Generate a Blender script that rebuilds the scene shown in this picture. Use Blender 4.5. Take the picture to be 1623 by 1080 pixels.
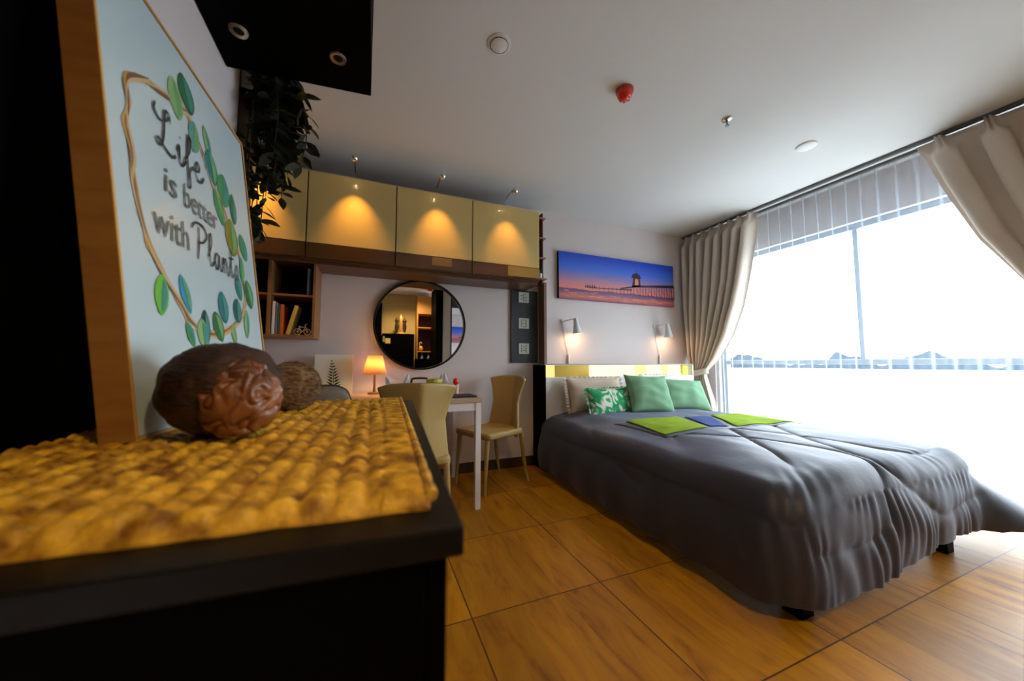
import bpy, bmesh, math, random
from math import sin, cos, pi, radians, sqrt, exp, atan2
from mathutils import Vector, Matrix, noise
from mathutils.kdtree import KDTree
for o in list(bpy.data.objects): bpy.data.objects.remove(o)
S = bpy.context.scene; COL = S.collection
random.seed(7)

# ------------------------------------------------------------ camera, world, light
cam = bpy.data.cameras.new('camera'); camo = bpy.data.objects.new('camera', cam); COL.objects.link(camo)
TH = math.atan(37/548); PSI = math.atan(223.5/549.2)
Fv = Vector((sin(PSI)*cos(TH), cos(PSI)*cos(TH), sin(TH))); Rv = Vector((cos(PSI), -sin(PSI), 0)); Uv = Rv.cross(Fv)
camo.matrix_world = Matrix(((Rv.x, Uv.x, -Fv.x, 0), (Rv.y, Uv.y, -Fv.y, 0), (Rv.z, Uv.z, -Fv.z, .99), (0, 0, 0, 1)))
cam.sensor_width = 36; cam.lens = 36*548/1623; cam.clip_start = .02
cam.dof.use_dof = True; cam.dof.focus_distance = 2.8; cam.dof.aperture_fstop = 2.6
S.camera = camo
S.view_settings.view_transform = 'Standard'; S.view_settings.look = 'None'
S.view_settings.exposure = 2.36; S.view_settings.gamma = 1.0; S.view_settings.use_curve_mapping = False
W = bpy.data.worlds.new('sky'); S.world = W; W.use_nodes = True
nt = W.node_tree; bg = nt.nodes['Background']
tc = nt.nodes.new('ShaderNodeTexCoord'); sp = nt.nodes.new('ShaderNodeSeparateXYZ'); rp = nt.nodes.new('ShaderNodeValToRGB')
nt.links.new(tc.outputs['Generated'], sp.inputs[0]); nt.links.new(sp.outputs['Z'], rp.inputs[0]); nt.links.new(rp.outputs[0], bg.inputs['Color'])
rp.color_ramp.elements[0].color = (.97, .985, 1, 1); rp.color_ramp.elements[1].color = (.76, .88, 1, 1)
bg.inputs['Strength'].default_value = 2.7
PORT = bpy.data.lights.new('window_portal', 'AREA'); PORT.shape = 'RECTANGLE'; PORT.size = 3.5; PORT.size_y = 2.3
PORT.cycles.is_portal = True
po = bpy.data.objects.new('window_portal', PORT); COL.objects.link(po); po.location = (4.0, 1.15, 1.1); po.rotation_euler = (0, radians(90), 0)
def lamp(name, kind, loc, energy, color, size=.03, tgt=None, spot=None, blend=.5):
    l = bpy.data.lights.new(name, kind); l.energy = energy; l.color = color
    if kind in ('POINT', 'SPOT'): l.shadow_soft_size = size
    if spot: l.spot_size = radians(spot); l.spot_blend = blend
    o = bpy.data.objects.new(name, l); COL.objects.link(o); o.location = loc
    if tgt is not None: o.rotation_euler = (Vector(tgt)-Vector(loc)).to_track_quat('-Z', 'Y').to_euler()
    return o

# ------------------------------------------------------------ helpers
WM = {}
def obj(name, bm, m, parent=None, smooth=False, bevel=0, kind=None, solid=0, sub=0, angle=40):
    me = bpy.data.meshes.new(name)
    bmesh.ops.recalc_face_normals(bm, faces=bm.faces[:]); bm.to_mesh(me); bm.free()
    o = bpy.data.objects.new(name, me); COL.objects.link(o)
    for mm in (m if isinstance(m, (list, tuple)) else [m]): me.materials.append(mm)
    if parent is not None:
        o.parent = parent; me.transform(WM.get(parent.name, Matrix()).inverted()); WM[o.name] = WM.get(parent.name, Matrix())
    if smooth:
        for p in me.polygons: p.use_smooth = True
        if angle and angle < 180: me.set_sharp_from_angle(angle=radians(angle))
    if solid: md = o.modifiers.new('s', 'SOLIDIFY'); md.thickness = solid; md.offset = 0
    if bevel: md = o.modifiers.new('b', 'BEVEL'); md.width = bevel; md.segments = 2; md.limit_method = 'ANGLE'
    if sub: md = o.modifiers.new('u', 'SUBSURF'); md.levels = sub; md.render_levels = sub
    if kind: o['kind'] = kind
    return o
def tag(o, label, cat, group=None):
    o['label'] = label; o['category'] = cat
    if group: o['group'] = group
    return o
def thing(name, label, cat, loc=(0, 0, 0), rz=0, group=None):
    o = bpy.data.objects.new(name, None); COL.objects.link(o); o.empty_display_size = .05
    o.location = loc; o.rotation_euler = (0, 0, rz)
    WM[o.name] = Matrix.Translation(Vector(loc)) @ Matrix.Rotation(rz, 4, 'Z')
    return tag(o, label, cat, group)
def kids(o): return [c for c in list(bpy.data.objects) if c.parent is o]
def dup(root, loc, rz, label, group=None):
    r = root.copy(); COL.objects.link(r); r.location = loc; r.rotation_euler = (0, 0, rz); r['label'] = label
    if group: r['group'] = group
    def rec(a, b):
        for ch in kids(a):
            c = ch.copy(); COL.objects.link(c); c.parent = b; rec(ch, c)
    rec(root, r); return r
def B(): return bmesh.new()
def box(bm, x0, x1, y0, y1, z0, z1, mi=0):
    v = [bm.verts.new((x, y, z)) for z in (z0, z1) for y in (y0, y1) for x in (x0, x1)]
    fs = [(0, 2, 3, 1), (4, 5, 7, 6), (0, 1, 5, 4), (2, 6, 7, 3), (0, 4, 6, 2), (1, 3, 7, 5)]
    for f in fs: bm.faces.new([v[i] for i in f]).material_index = mi
    return bm
def prism(bm, pts, z0, z1, mi=0):
    a = [bm.verts.new((x, y, z0)) for x, y in pts]; b = [bm.verts.new((x, y, z1)) for x, y in pts]; n = len(pts)
    bm.faces.new(a[::-1]).material_index = mi; bm.faces.new(b).material_index = mi
    for i in range(n): bm.faces.new((a[i], a[(i+1) % n], b[(i+1) % n], b[i])).material_index = mi
    return bm
def tube(bm, pts, r, n=10, caps=True, mi=0):
    pts = [Vector(p) for p in pts]; rs = r if isinstance(r, (list, tuple)) else [r]*len(pts)
    rings = []; up = None
    for i, p in enumerate(pts):
        d = (pts[min(i+1, len(pts)-1)]-pts[max(i-1, 0)]).normalized()
        if up is None: up = Vector((0, 0, 1)) if abs(d.z) < .9 else Vector((1, 0, 0))
        a = d.cross(up).normalized(); up = a.cross(d)
        rings.append([bm.verts.new(p+(a*cos(2*pi*k/n)+up*sin(2*pi*k/n))*rs[i]) for k in range(n)])
    for A, C in zip(rings, rings[1:]):
        for k in range(n): bm.faces.new((A[k], A[(k+1) % n], C[(k+1) % n], C[k])).material_index = mi
    if caps: bm.faces.new(rings[0][::-1]).material_index = mi; bm.faces.new(rings[-1]).material_index = mi
    return bm
def lathe(bm, prof, c=(0, 0, 0), axis=(0, 0, 1), n=32, mi=0):
    ax = Vector(axis).normalized(); u = ax.orthogonal().normalized(); v = ax.cross(u); c = Vector(c)
    rings = []
    for r, h in prof:
        if r < 1e-6: rings.append([bm.verts.new(c+ax*h)])
        else: rings.append([bm.verts.new(c+ax*h+(u*cos(2*pi*k/n)+v*sin(2*pi*k/n))*r) for k in range(n)])
    for A, C in zip(rings, rings[1:]):
        for k in range(n):
            a, b = A[k % len(A)], A[(k+1) % len(A)]; d, e = C[k % len(C)], C[(k+1) % len(C)]
            f = [x for i, x in enumerate((a, b, e, d)) if x not in (a, b, e, d)[:i]]
            if len(f) > 2: bm.faces.new(f).material_index = mi
    return bm
def surf(bm, f, nu, nv, mi=0):
    g = [[bm.verts.new(f(i/nu, j/nv)) for j in range(nv+1)] for i in range(nu+1)]
    for i in range(nu):
        for j in range(nv): bm.faces.new((g[i][j], g[i+1][j], g[i+1][j+1], g[i][j+1])).material_index = mi
    return bm
def poly(bm, pts, mi=0):
    f = bm.faces.new([bm.verts.new(p) for p in pts]); f.material_index = mi; return bm
def sstep(a, b, x):
    t = min(1, max(0, (x-a)/(b-a))); return t*t*(3-2*t)
def lerp(a, b, t): return a+(b-a)*t
def interp(x, tab):
    if x <= tab[0][0]: return tab[0][1]
    for (a, b), (c, d) in zip(tab, tab[1:]):
        if x <= c: return b+(d-b)*(x-a)/(c-a)
    return tab[-1][1]
def crom(pts, k=8):
    P = [Vector(p) for p in pts]; P = [P[0]*2-P[1]]+P+[P[-1]*2-P[-2]]; out = []
    for i in range(1, len(P)-2):
        a, b, c, d = P[i-1:i+3]
        for t in range(k):
            t /= k; out.append(.5*((2*b)+(c-a)*t+(2*a-5*b+4*c-d)*t*t+(-a+3*b-3*c+d)*t**3))
    out.append(P[-2]); return out

# ------------------------------------------------------------ materials
MATS = {}
def mat(name, col, rough=.5, metal=0, spec=.5, coat=0, emit=None, es=0, bump=None, var=None, trans=0, alpha=1):
    if name in MATS: return MATS[name]
    m = bpy.data.materials.new(name); m.use_nodes = True; N = m.node_tree.nodes; L = m.node_tree.links; p = N['Principled BSDF']
    p.inputs['Base Color'].default_value = (*col, 1); p.inputs['Roughness'].default_value = rough; p.inputs['Metallic'].default_value = metal
    p.inputs['Specular IOR Level'].default_value = spec; p.inputs['Coat Weight'].default_value = coat; p.inputs['Coat Roughness'].default_value = .04
    p.inputs['Transmission Weight'].default_value = trans
    if emit: p.inputs['Emission Color'].default_value = (*emit, 1); p.inputs['Emission Strength'].default_value = es
    if bump or var:
        tc = N.new('ShaderNodeTexCoord')
    if bump:
        sc, st, stretch = bump
        mp = N.new('ShaderNodeMapping'); mp.inputs['Scale'].default_value = stretch
        n = N.new('ShaderNodeTexNoise'); n.inputs['Scale'].default_value = sc; n.inputs['Detail'].default_value = 4
        b = N.new('ShaderNodeBump'); b.inputs['Strength'].default_value = st; b.inputs['Distance'].default_value = .01
        L.new(tc.outputs['Object'], mp.inputs[0]); L.new(mp.outputs[0], n.inputs[0]); L.new(n.outputs[0], b.inputs['Height']); L.new(b.outputs[0], p.inputs['Normal'])
    if var:
        sc, col2, stretch = var
        mp = N.new('ShaderNodeMapping'); mp.inputs['Scale'].default_value = stretch
        n = N.new('ShaderNodeTexNoise'); n.inputs['Scale'].default_value = sc; n.inputs['Detail'].default_value = 6
        r = N.new('ShaderNodeValToRGB'); r.color_ramp.elements[0].position = .35; r.color_ramp.elements[1].position = .65
        r.color_ramp.elements[0].color = (*col, 1); r.color_ramp.elements[1].color = (*col2, 1)
        L.new(tc.outputs['Object'], mp.inputs[0]); L.new(mp.outputs[0], n.inputs[0]); L.new(n.outputs[0], r.inputs[0]); L.new(r.outputs[0], p.inputs['Base Color'])
    MATS[name] = m; return m
def emis(name, col, s):
    if name in MATS: return MATS[name]
    m = bpy.data.materials.new(name); m.use_nodes = True; N = m.node_tree.nodes; N.remove(N['Principled BSDF'])
    e = N.new('ShaderNodeEmission'); e.inputs[0].default_value = (*col, 1); e.inputs[1].default_value = s
    m.node_tree.links.new(e.outputs[0], N['Material Output'].inputs[0]); MATS[name] = m; return m
def cloth_mix(name, col, ftr, ftl, wave=None):
    m = bpy.data.materials.new(name); m.use_nodes = True; N = m.node_tree.nodes; L = m.node_tree.links; N.remove(N['Principled BSDF'])
    t = N.new('ShaderNodeBsdfTransparent'); l = N.new('ShaderNodeBsdfTranslucent'); d = N.new('ShaderNodeBsdfDiffuse')
    l.inputs[0].default_value = (*col, 1); d.inputs[0].default_value = (*col, 1)
    a = N.new('ShaderNodeMixShader'); a.inputs[0].default_value = ftl; L.new(d.outputs[0], a.inputs[1]); L.new(l.outputs[0], a.inputs[2])
    b = N.new('ShaderNodeMixShader'); b.inputs[0].default_value = ftr; L.new(a.outputs[0], b.inputs[1]); L.new(t.outputs[0], b.inputs[2])
    L.new(b.outputs[0], N['Material Output'].inputs[0])
    if wave:
        lw = N.new('ShaderNodeLayerWeight'); lw.inputs['Blend'].default_value = .5; mr = N.new('ShaderNodeMapRange')
        mr.inputs['From Min'].default_value = .15; mr.inputs['From Max'].default_value = .95; mr.inputs['To Min'].default_value = wave[0]; mr.inputs['To Max'].default_value = wave[1]
        L.new(lw.outputs['Facing'], mr.inputs[0]); L.new(mr.outputs[0], b.inputs[0])
    MATS[name] = m; return m

def floor_mat():
    m = bpy.data.materials.new('wood_look_tiles'); m.use_nodes = True; N = m.node_tree.nodes; L = m.node_tree.links; p = N['Principled BSDF']
    tc = N.new('ShaderNodeTexCoord'); sp = N.new('ShaderNodeSeparateXYZ'); L.new(tc.outputs['Object'], sp.inputs[0])
    def mth(op, a, b=None, v=None):
        n = N.new('ShaderNodeMath'); n.operation = op; L.new(a, n.inputs[0])
        if b is not None: L.new(b, n.inputs[1])
        if v is not None: n.inputs[1].default_value = v
        return n.outputs[0]
    X, Y = sp.outputs['X'], sp.outputs['Y']
    xs = mth('DIVIDE', mth('SUBTRACT', X, v=.39), v=.6); ys = mth('DIVIDE', mth('SUBTRACT', Y, v=.17), v=.6)
    fx = mth('FRACT', xs); fy = mth('FRACT', ys)
    ex = mth('ABSOLUTE', mth('SUBTRACT', fx, v=.5)); ey = mth('ABSOLUTE', mth('SUBTRACT', fy, v=.5))
    seam = mth('GREATER_THAN', mth('MAXIMUM', ex, ey), v=.4955)
    # boards printed on each tile
    bx = mth('FLOOR', mth('MULTIPLY', xs, v=3)); by = mth('FLOOR', ys)
    cv = N.new('ShaderNodeCombineXYZ'); L.new(bx, cv.inputs[0]); L.new(by, cv.inputs[1])
    wn = N.new('ShaderNodeTexWhiteNoise'); wn.noise_dimensions = '2D'; L.new(cv.outputs[0], wn.inputs['Vector'])
    gv = N.new('ShaderNodeCombineXYZ'); L.new(mth('MULTIPLY', X, v=7.5), gv.inputs[0]); L.new(mth('MULTIPLY', Y, v=1.6), gv.inputs[1]); L.new(mth('MULTIPLY', wn.outputs['Value'], v=9), gv.inputs[2])
    n1 = N.new('ShaderNodeTexNoise'); n1.inputs['Scale'].default_value = 1.7; n1.inputs['Detail'].default_value = 8; n1.inputs['Roughness'].default_value = .62; n1.inputs['Distortion'].default_value = 1.1; L.new(gv.outputs[0], n1.inputs['Vector'])
    rp = N.new('ShaderNodeValToRGB'); e = rp.color_ramp.elements
    e[0].position = .26; e[0].color = (.21, .060, .0003, 1); e[1].position = .74; e[1].color = (.58, .265, .004, 1)
    q = rp.color_ramp.elements.new(.45); q.color = (.44, .176, .001, 1)
    L.new(n1.outputs[0], rp.inputs[0])
    mx = N.new('ShaderNodeMix'); mx.data_type = 'RGBA'; mx.blend_type = 'MULTIPLY'; mx.inputs[0].default_value = 1
    vr = N.new('ShaderNodeMapRange'); vr.inputs['To Min'].default_value = .72; vr.inputs['To Max'].default_value = 1.18; L.new(wn.outputs['Value'], vr.inputs[0])
    cb = N.new('ShaderNodeCombineColor')
    for i in range(3): L.new(vr.outputs[0], cb.inputs[i])
    L.new(rp.outputs[0], mx.inputs['A']); L.new(cb.outputs[0], mx.inputs['B'])
    m2 = N.new('ShaderNodeMix'); m2.data_type = 'RGBA'; L.new(seam, m2.inputs[0]); L.new(mx.outputs['Result'], m2.inputs['A']); m2.inputs['B'].default_value = (.07, .025, .004, 1)
    L.new(m2.outputs['Result'], p.inputs['Base Color'])
    rr = N.new('ShaderNodeMapRange'); rr.inputs['To Min'].default_value = .50; rr.inputs['To Max'].default_value = .36; L.new(n1.outputs[0], rr.inputs[0]); L.new(rr.outputs[0], p.inputs['Roughness'])
    b = N.new('ShaderNodeBump'); b.inputs['Strength'].default_value = .25; b.inputs['Distance'].default_value = .003
    L.new(n1.outputs[0], b.inputs['Height']); L.new(b.outputs[0], p.inputs['Normal'])
    p.inputs['Specular IOR Level'].default_value = .34
    return m
M_floor = floor_mat()
M_ceil = mat('ceiling_paint', (.70, .72, .72), .9, spec=.1)
M_wall = mat('mauve_wall', (.69, .63, .63), .85, spec=.15)
M_wallin = mat('warm_wall', (.50, .38, .16), .8, spec=.1)
M_dark = mat('dark_wood', (.035, .016, .008), .5, var=(3, (.055, .024, .01), (8, 8, .6)))
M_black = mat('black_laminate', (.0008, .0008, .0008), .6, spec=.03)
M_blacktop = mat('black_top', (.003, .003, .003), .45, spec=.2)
M_white = mat('white_lacquer', (.74, .74, .74), .3)
M_whitem = mat('white_metal', (.80, .82, .86), .35)
M_alu = mat('grey_aluminium', (.35, .42, .5), .4, .3)
M_chrome = mat('chrome', (.8, .8, .8), .12, 1)
M_oak = mat('oak_panel', (.30, .145, .045), .45, var=(2.5, (.22, .10, .03), (9, 9, .7)))
M_brown = mat('walnut_panel', (.085, .036, .015), .35, var=(2.5, (.12, .052, .02), (.8, 9, 9)))
M_red = mat('red_plastic', (.75, .02, .005), .3, coat=.5)
M_gold = mat('gold_lacquer_door', (.60, .455, .17), .34, spec=.5, coat=.35)
M_goldd = mat('reflection_olive', (.20, .13, .035), .35, coat=.3)  # olive of a painted reflection below the gold doors
M_tan = mat('tan_leather', (.37, .255, .08), .45, bump=(120, .15, (1, 1, 1)))
M_taupe = mat('taupe_leather', (.17, .13, .10), .5)
M_pipe = mat('dark_piping', (.03, .02, .015), .5)
M_mirror = mat('mirror_glass', (.92, .92, .92), .01, 1)
M_com = mat('charcoal_cotton', (.018, .019, .034), .54, spec=.55, bump=(35, .08, (1, 1, 1)))
_p = M_com.node_tree.nodes['Principled BSDF']; _p.inputs['Sheen Weight'].default_value = .28; _p.inputs['Sheen Roughness'].default_value = .45; _p.inputs['Sheen Tint'].default_value = (.60, .70, 1, 1)
M_cur = cloth_mix('beige_curtain_cloth', (.74, .65, .56), 0, .12)
M_sheer = cloth_mix('white_sheer_voile', (.78, .90, 1.0), .85, .72, (.88, .60))
M_green = mat('green_cotton', (.20, .38, .23), .85, spec=.2, bump=(160, .3, (1, 1, 1)))
M_cream = mat('cream_cotton', (.62, .53, .44), .9, spec=.1)
M_wcot = mat('white_cotton', (.78, .77, .74), .9, spec=.1)
M_lime = mat('lime_cloth', (.27, .42, .03), .95, spec=.03, var=(6, (.34, .50, .05), (1, 6, 1)))
M_blue = mat('blue_cloth', (.05, .09, .30), .85, spec=.1)

# ------------------------------------------------------------ room shell
D = 3.145; CZ = 2.58; WX = 3.85
obj('floor', box(B(), -1.7, WX+.2, -2.1, D+.1, -.1, 0), M_floor, kind='structure')
obj('ceiling', box(B(), -1.7, WX+.2, -2.1, D+.1, CZ, CZ+.1), M_ceil, kind='structure')
obj('wall_back', box(B(), -1.7, WX+.2, D, D+.1, 0, CZ), M_wall, kind='structure')
obj('wall_left', box(B(), -.65, -.53, -2.0, 1.67, 0, CZ), M_wall, kind='structure')
obj('wall_alcove', box(B(), -1.7, -1.6, 1.3, D, 0, CZ), M_wall, kind='structure')
obj('wall_alcove', box(B(), -1.6, -.65, 1.3, 1.4, 0, CZ), M_wall, kind='structure')
obj('trim_1', box(B(), -.65, -.525, 1.671, 1.86, 0, CZ), M_dark, kind='structure')
obj('wall_front', box(B(), -.53, 1.75, -2.1, -1.95, 0, CZ), M_wallin, kind='structure')
b = B(); box(b, WX, WX+.2, 2.90, D, 0, CZ); box(b, WX, WX+.2, -2.0, -.62, 0, CZ); box(b, WX, WX+.2, -.62, 2.90, 2.22, CZ)
obj('wall_right', b, M_wall, kind='structure')
b = B(); box(b, -1.6, 1.56, D-.015, D, 0, .09)
obj('baseboard_back', b, M_dark, kind='structure')
obj('added_shade_strip', box(B(), 3.66, WX, 3.05, D-.001, 0, CZ-.03), M_dark, kind='structure')  # added dark strip, darkens the corner wall that window light reaches
# window
b = B(); X0, X1 = WX+.05, WX+.12
box(b, X0, X1, 2.84, 2.90, 0, 2.22); box(b, X0, X1, -.62, -.56, 0, 2.22); box(b, X0, X1, -.56, 2.84, 2.17, 2.22); box(b, X0, X1, -.56, 2.84, 0, .06)
box(b, X0, X1, -.56, 2.84, .985, 1.03); box(b, X0+.01, X1-.01, 1.60, 1.635, 1.03, 2.17); box(b, X0+.01, X1-.01, .28, .315, 1.03, 2.17)
win = obj('window_1', b, M_alu, kind='structure', bevel=.004)
gm = bpy.data.materials.new('window_glass'); gm.use_nodes = True; N = gm.node_tree.nodes; N.remove(N['Principled BSDF'])
t = N.new('ShaderNodeBsdfTransparent'); t.inputs[0].default_value = (.93, .96, .97, 1); g = N.new('ShaderNodeBsdfGlossy'); g.inputs['Roughness'].default_value = .02
mx = N.new('ShaderNodeMixShader'); mx.inputs[0].default_value = .06
gm.node_tree.links.new(t.outputs[0], mx.inputs[1]); gm.node_tree.links.new(g.outputs[0], mx.inputs[2]); gm.node_tree.links.new(mx.outputs[0], N['Material Output'].inputs[0])
b = B(); box(b, X0+.03, X0+.036, -.56, 2.84, .06, .985); box(b, X0+.03, X0+.036, -.56, 2.84, 1.03, 2.17)
obj('glass_pane', b, gm, win)
# outside: bright ground and a low line of distant hills
obj('ground_outside', box(B(), 6, 900, -500, 700, -2.7, -2.5), mat('pale_ground', (.36, .36, .36), 1, spec=0), kind='structure')
b = B()
def hillh(y): return max(-4, 1 + 20*max(0, noise.noise(Vector((y*.034, 3.3, 0)))+.05) + 5*noise.noise(Vector((y*.13, 1, 0))))
NH = 400; ys = [-420+i*(1000/NH) for i in range(NH+1)]
for x0, x1, hh in ((300, 318, 1.0),):
    fr = [b.verts.new((x0+6*noise.noise(Vector((y*.03, 9, 0))), y, -12)) for y in ys]; tp = [b.verts.new((x0+9, y, hillh(y)*hh)) for y in ys]; bk = [b.verts.new((x1, y, -12)) for y in ys]
    for i in range(NH):
        b.faces.new((fr[i], fr[i+1], tp[i+1], tp[i])); b.faces.new((tp[i], tp[i+1], bk[i+1], bk[i]))
obj('hills', b, mat('hill_trees', (.002, .010, .022), 1, spec=0), kind='structure', smooth=True)

# ------------------------------------------------------------ sideboard in the foreground
sb = thing('sideboard', 'long black sideboard in the foreground carrying the woven mat and coconuts', 'sideboard', (.078, .30, 0), radians(-3.9))
SL = 1.10
def lb(name, x0, x1, y0, y1, z0, z1, m, par, bv=.003):
    bm = box(B(), x0, x1, y0, y1, z0, z1); bm.transform(WM[sb.name]); return obj(name, bm, m, par, bevel=bv)
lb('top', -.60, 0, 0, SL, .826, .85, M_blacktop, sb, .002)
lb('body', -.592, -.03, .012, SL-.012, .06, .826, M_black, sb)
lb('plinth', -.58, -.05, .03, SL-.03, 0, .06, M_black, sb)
for k in range(3):
    y0 = .016+k*(SL-.03)/3; y1 = y0+(SL-.03)/3-.004
    d = lb('door', -.03, -.012, y0, y1, .07, .82, M_black, sb)
    bm = B(); lathe(bm, [(0, 0), (.006, 0), (.006, .012), (.012, .018), (.012, .026), (0, .028)], (-.012, y1-.04, .55), (1, 0, 0), 16); bm.transform(WM[sb.name])
    obj('knob', bm, M_chrome, d, smooth=True)
# woven mat: two directions of plump strands that pass over and under each other
def weave(x, y):
    c = .029; i = math.floor(x/c); j = math.floor(y/c); u = x/c-i-.5; v = y/c-j-.5
    if (i+j) % 2: u, v = v, u
    jit = noise.noise(Vector((i*3.1, j*2.7, .5)))
    h = (1-(2*abs(v))**2.4)**.6 if abs(v) < .5 else 0
    return .0105*h*(1-.75*(2*abs(u))**2.2)+.002*jit
matm = bpy.data.materials.new('seagrass'); matm.use_nodes = True; N = matm.node_tree.nodes; L = matm.node_tree.links; p = N['Principled BSDF']
tc = N.new('ShaderNodeTexCoord'); n = N.new('ShaderNodeTexNoise'); n.inputs['Scale'].default_value = 38; n.inputs['Detail'].default_value = 3
r = N.new('ShaderNodeValToRGB'); r.color_ramp.elements[0].position = .33; r.color_ramp.elements[0].color = (.20, .07, .002, 1); r.color_ramp.elements[1].position = .66; r.color_ramp.elements[1].color = (.88, .50, .035, 1)
L.new(tc.outputs['Object'], n.inputs[0]); L.new(n.outputs[0], r.inputs[0]); L.new(r.outputs[0], p.inputs['Base Color']); p.inputs['Roughness'].default_value = .5
n2 = N.new('ShaderNodeTexNoise'); n2.inputs['Scale'].default_value = 300; bp = N.new('ShaderNodeBump'); bp.inputs['Strength'].default_value = .5; bp.inputs['Distance'].default_value = .003
L.new(tc.outputs['Object'], n2.inputs[0]); L.new(n2.outputs[0], bp.inputs['Height']); L.new(bp.outputs[0], p.inputs['Normal'])
mt = thing('woven_mat', 'thick woven straw mat spread over the black sideboard', 'mat', (-.2, .85, .85), 0)
x0, x1, y0, y1 = -.485, .060, .345, 1.335
nx, ny = 190, 320
bm = B()
def mpos(u, v):
    y = lerp(y0, y1, v); xr = lerp(x1-.004, x1+.042, v); x = lerp(x0, xr, u)
    e = min(u*.56, (1-u)*.56, v*.99, (1-v)*.99); bord = sstep(0, .012, e)
    wob = .004*noise.noise(Vector((x*14, y*14, 2)))
    z = .8595+weave(x, y)*bord+wob*.6 - .005*(1-bord)
    if u > .92: z = .860+.004+.006*abs(sin(y*pi/.010))*bord
    dy = .004*noise.noise(Vector((x*22, 5, v)))*(1 if v < .05 or v > .95 else 0)
    return Vector((x, y+dy+(.055-x)*.075*(1-v), z))
surf(bm, mpos, nx, ny)
bd = [e for e in bm.edges if e.is_boundary]
ret = bmesh.ops.extrude_edge_only(bm, edges=bd)
for v in [g for g in ret['geom'] if isinstance(g, bmesh.types.BMVert)]: v.co.z = .8505
obj('woven_field', bm, matm, mt, smooth=True, angle=180)
bm = B(); tube(bm, [mpos(1, t/60)+Vector((.001, 0, 0)) for t in range(61)], [.006+.0012*sin(t*2.1) for t in range(61)], 8)
obj('edge_braid', bm, matm, mt, smooth=True)

# ------------------------------------------------------------ poster leaning behind the coconuts
P0 = Vector((-.335, .765, .8695)); P1 = Vector((-.31, 1.32, .8695))
uu = (P1-P0).normalized(); nn = Vector((uu.y, -uu.x, 0)); al = radians(7.5)
vv = -sin(al)*nn+cos(al)*Vector((0, 0, 1)); NN = uu.cross(vv)
if NN.dot(nn) < 0: NN = -NN
def PP(u, v, d=0): return P0+uu*u+vv*v+NN*d
U0, U1, V1 = -.038, .60, .862
pf = thing('framed_poster', 'botanical quote poster in a deep wooden frame leaning on the wall above the straw mat', 'picture', P0)
M_frame = mat('honey_wood', (.27, .115, .022), .5, var=(4, (.34, .16, .035), (3, 3, 12)))
M_edge = mat('gilt_edge', (.62, .36, .10), .35)
def pbox(bm, u0, u1, v0, v1, d0, d1, mi=0):
    v = [bm.verts.new(PP(a, c, d)) for d in (d0, d1) for c in (v0, v1) for a in (u0, u1)]
    for f in [(0, 2, 3, 1), (4, 5, 7, 6), (0, 1, 5, 4), (2, 6, 7, 3), (0, 4, 6, 2), (1, 3, 7, 5)]: bm.faces.new([v[i] for i in f]).material_index = mi
bm = B(); w = .006
for a in ((U0, U1, 0, w), (U0, U1, V1-w, V1), (U0, U0+w, w, V1-w), (U1-w, U1, w, V1-w)): pbox(bm, *a, -.042, .0015)
obj('frame', bm, [M_frame], pf)
bm = B()
for a in ((U0, U1, 0, w*.8), (U0, U1, V1-w*.8, V1), (U0, U0+w*.8, w, V1-w), (U1-w*.8, U1, w, V1-w)): pbox(bm, *a, .0015, .003)
obj('gilt_edge', bm, M_edge, pf)
bm = B(); pbox(bm, U0+w, U1-w, w, V1-w, -.03, -.001)
M_paper = mat('print_paper', (.52, .66, .72), .35, spec=.5, coat=.5)
pr = obj('print', bm, M_paper, pf)
def ribbon(bm, pts, wd, d=.0006, mi=0):
    P = [Vector((a, b_, 0)) for a, b_ in pts]; L_, R_ = [], []
    for i, q in enumerate(P):
        t = (P[min(i+1, len(P)-1)]-P[max(i-1, 0)]); t = t.normalized() if t.length > 0 else Vector((1, 0, 0)); n_ = Vector((-t.y, t.x, 0))
        ww = wd(i/(len(P)-1)) if callable(wd) else wd
        # broad-pen contrast
        L_.append(bm.verts.new(PP(*(q+n_*ww)[:2], d))); R_.append(bm.verts.new(PP(*(q-n_*ww)[:2], d)))
    for i in range(len(P)-1): bm.faces.new((L_[i], L_[i+1], R_[i+1], R_[i])).material_index = mi
ring = [(.096, .678), (.029, .635), (.03, .583), (.017, .539), (.022, .497), (.022, .441), (.034, .379), (.048, .327), (.088, .29), (.129, .248), (.169, .207), (.266, .194), (.418, .243), (.481, .307), (.487, .385), (.473, .457), (.429, .508), (.384, .57), (.336, .599), (.3, .662), (.25, .709), (.211, .712), (.155, .699), (.096, .678)]
bm = B()
for k in range(6):
    rr_ = [(a+.017*noise.noise(Vector((i*.9, k*7, 0.3))), c+.017*noise.noise(Vector((i*.9, k*7, 5.3)))) for i, (a, c) in enumerate(ring)]
    ribbon(bm, [q[:2] for q in crom([(a, c, 0) for a, c in rr_], 5)], lambda t, k=k: (.0014+.0024*abs(sin(t*17+k))), .0002+.00006*k, k % 3)
obj('twig_wreath', bm, [mat('ink_ochre', (.48, .27, .05), .6), mat('ink_brown', (.17, .09, .05), .6), mat('ink_tan', (.55, .40, .22), .6)], pr)
inks = dict(lg=(.22, .42, .16), dg=(.02, .14, .05), tg=(.10, .30, .28), t=(.01, .16, .19), g=(.05, .27, .10), ol=(.22, .20, .02), bg=(.14, .46, .04), bl=(.02, .27, .46), dt=(.008, .10, .11), dk=(.01, .035, .035))
ik = list(inks); im = [mat('leaf_ink_'+['pale', 'dark', 'grey', 'teal', 'mid', 'olive', 'bright', 'blue', 'deep', 'black'][i], inks[k], .6) for i, k in enumerate(ik)]
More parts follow.
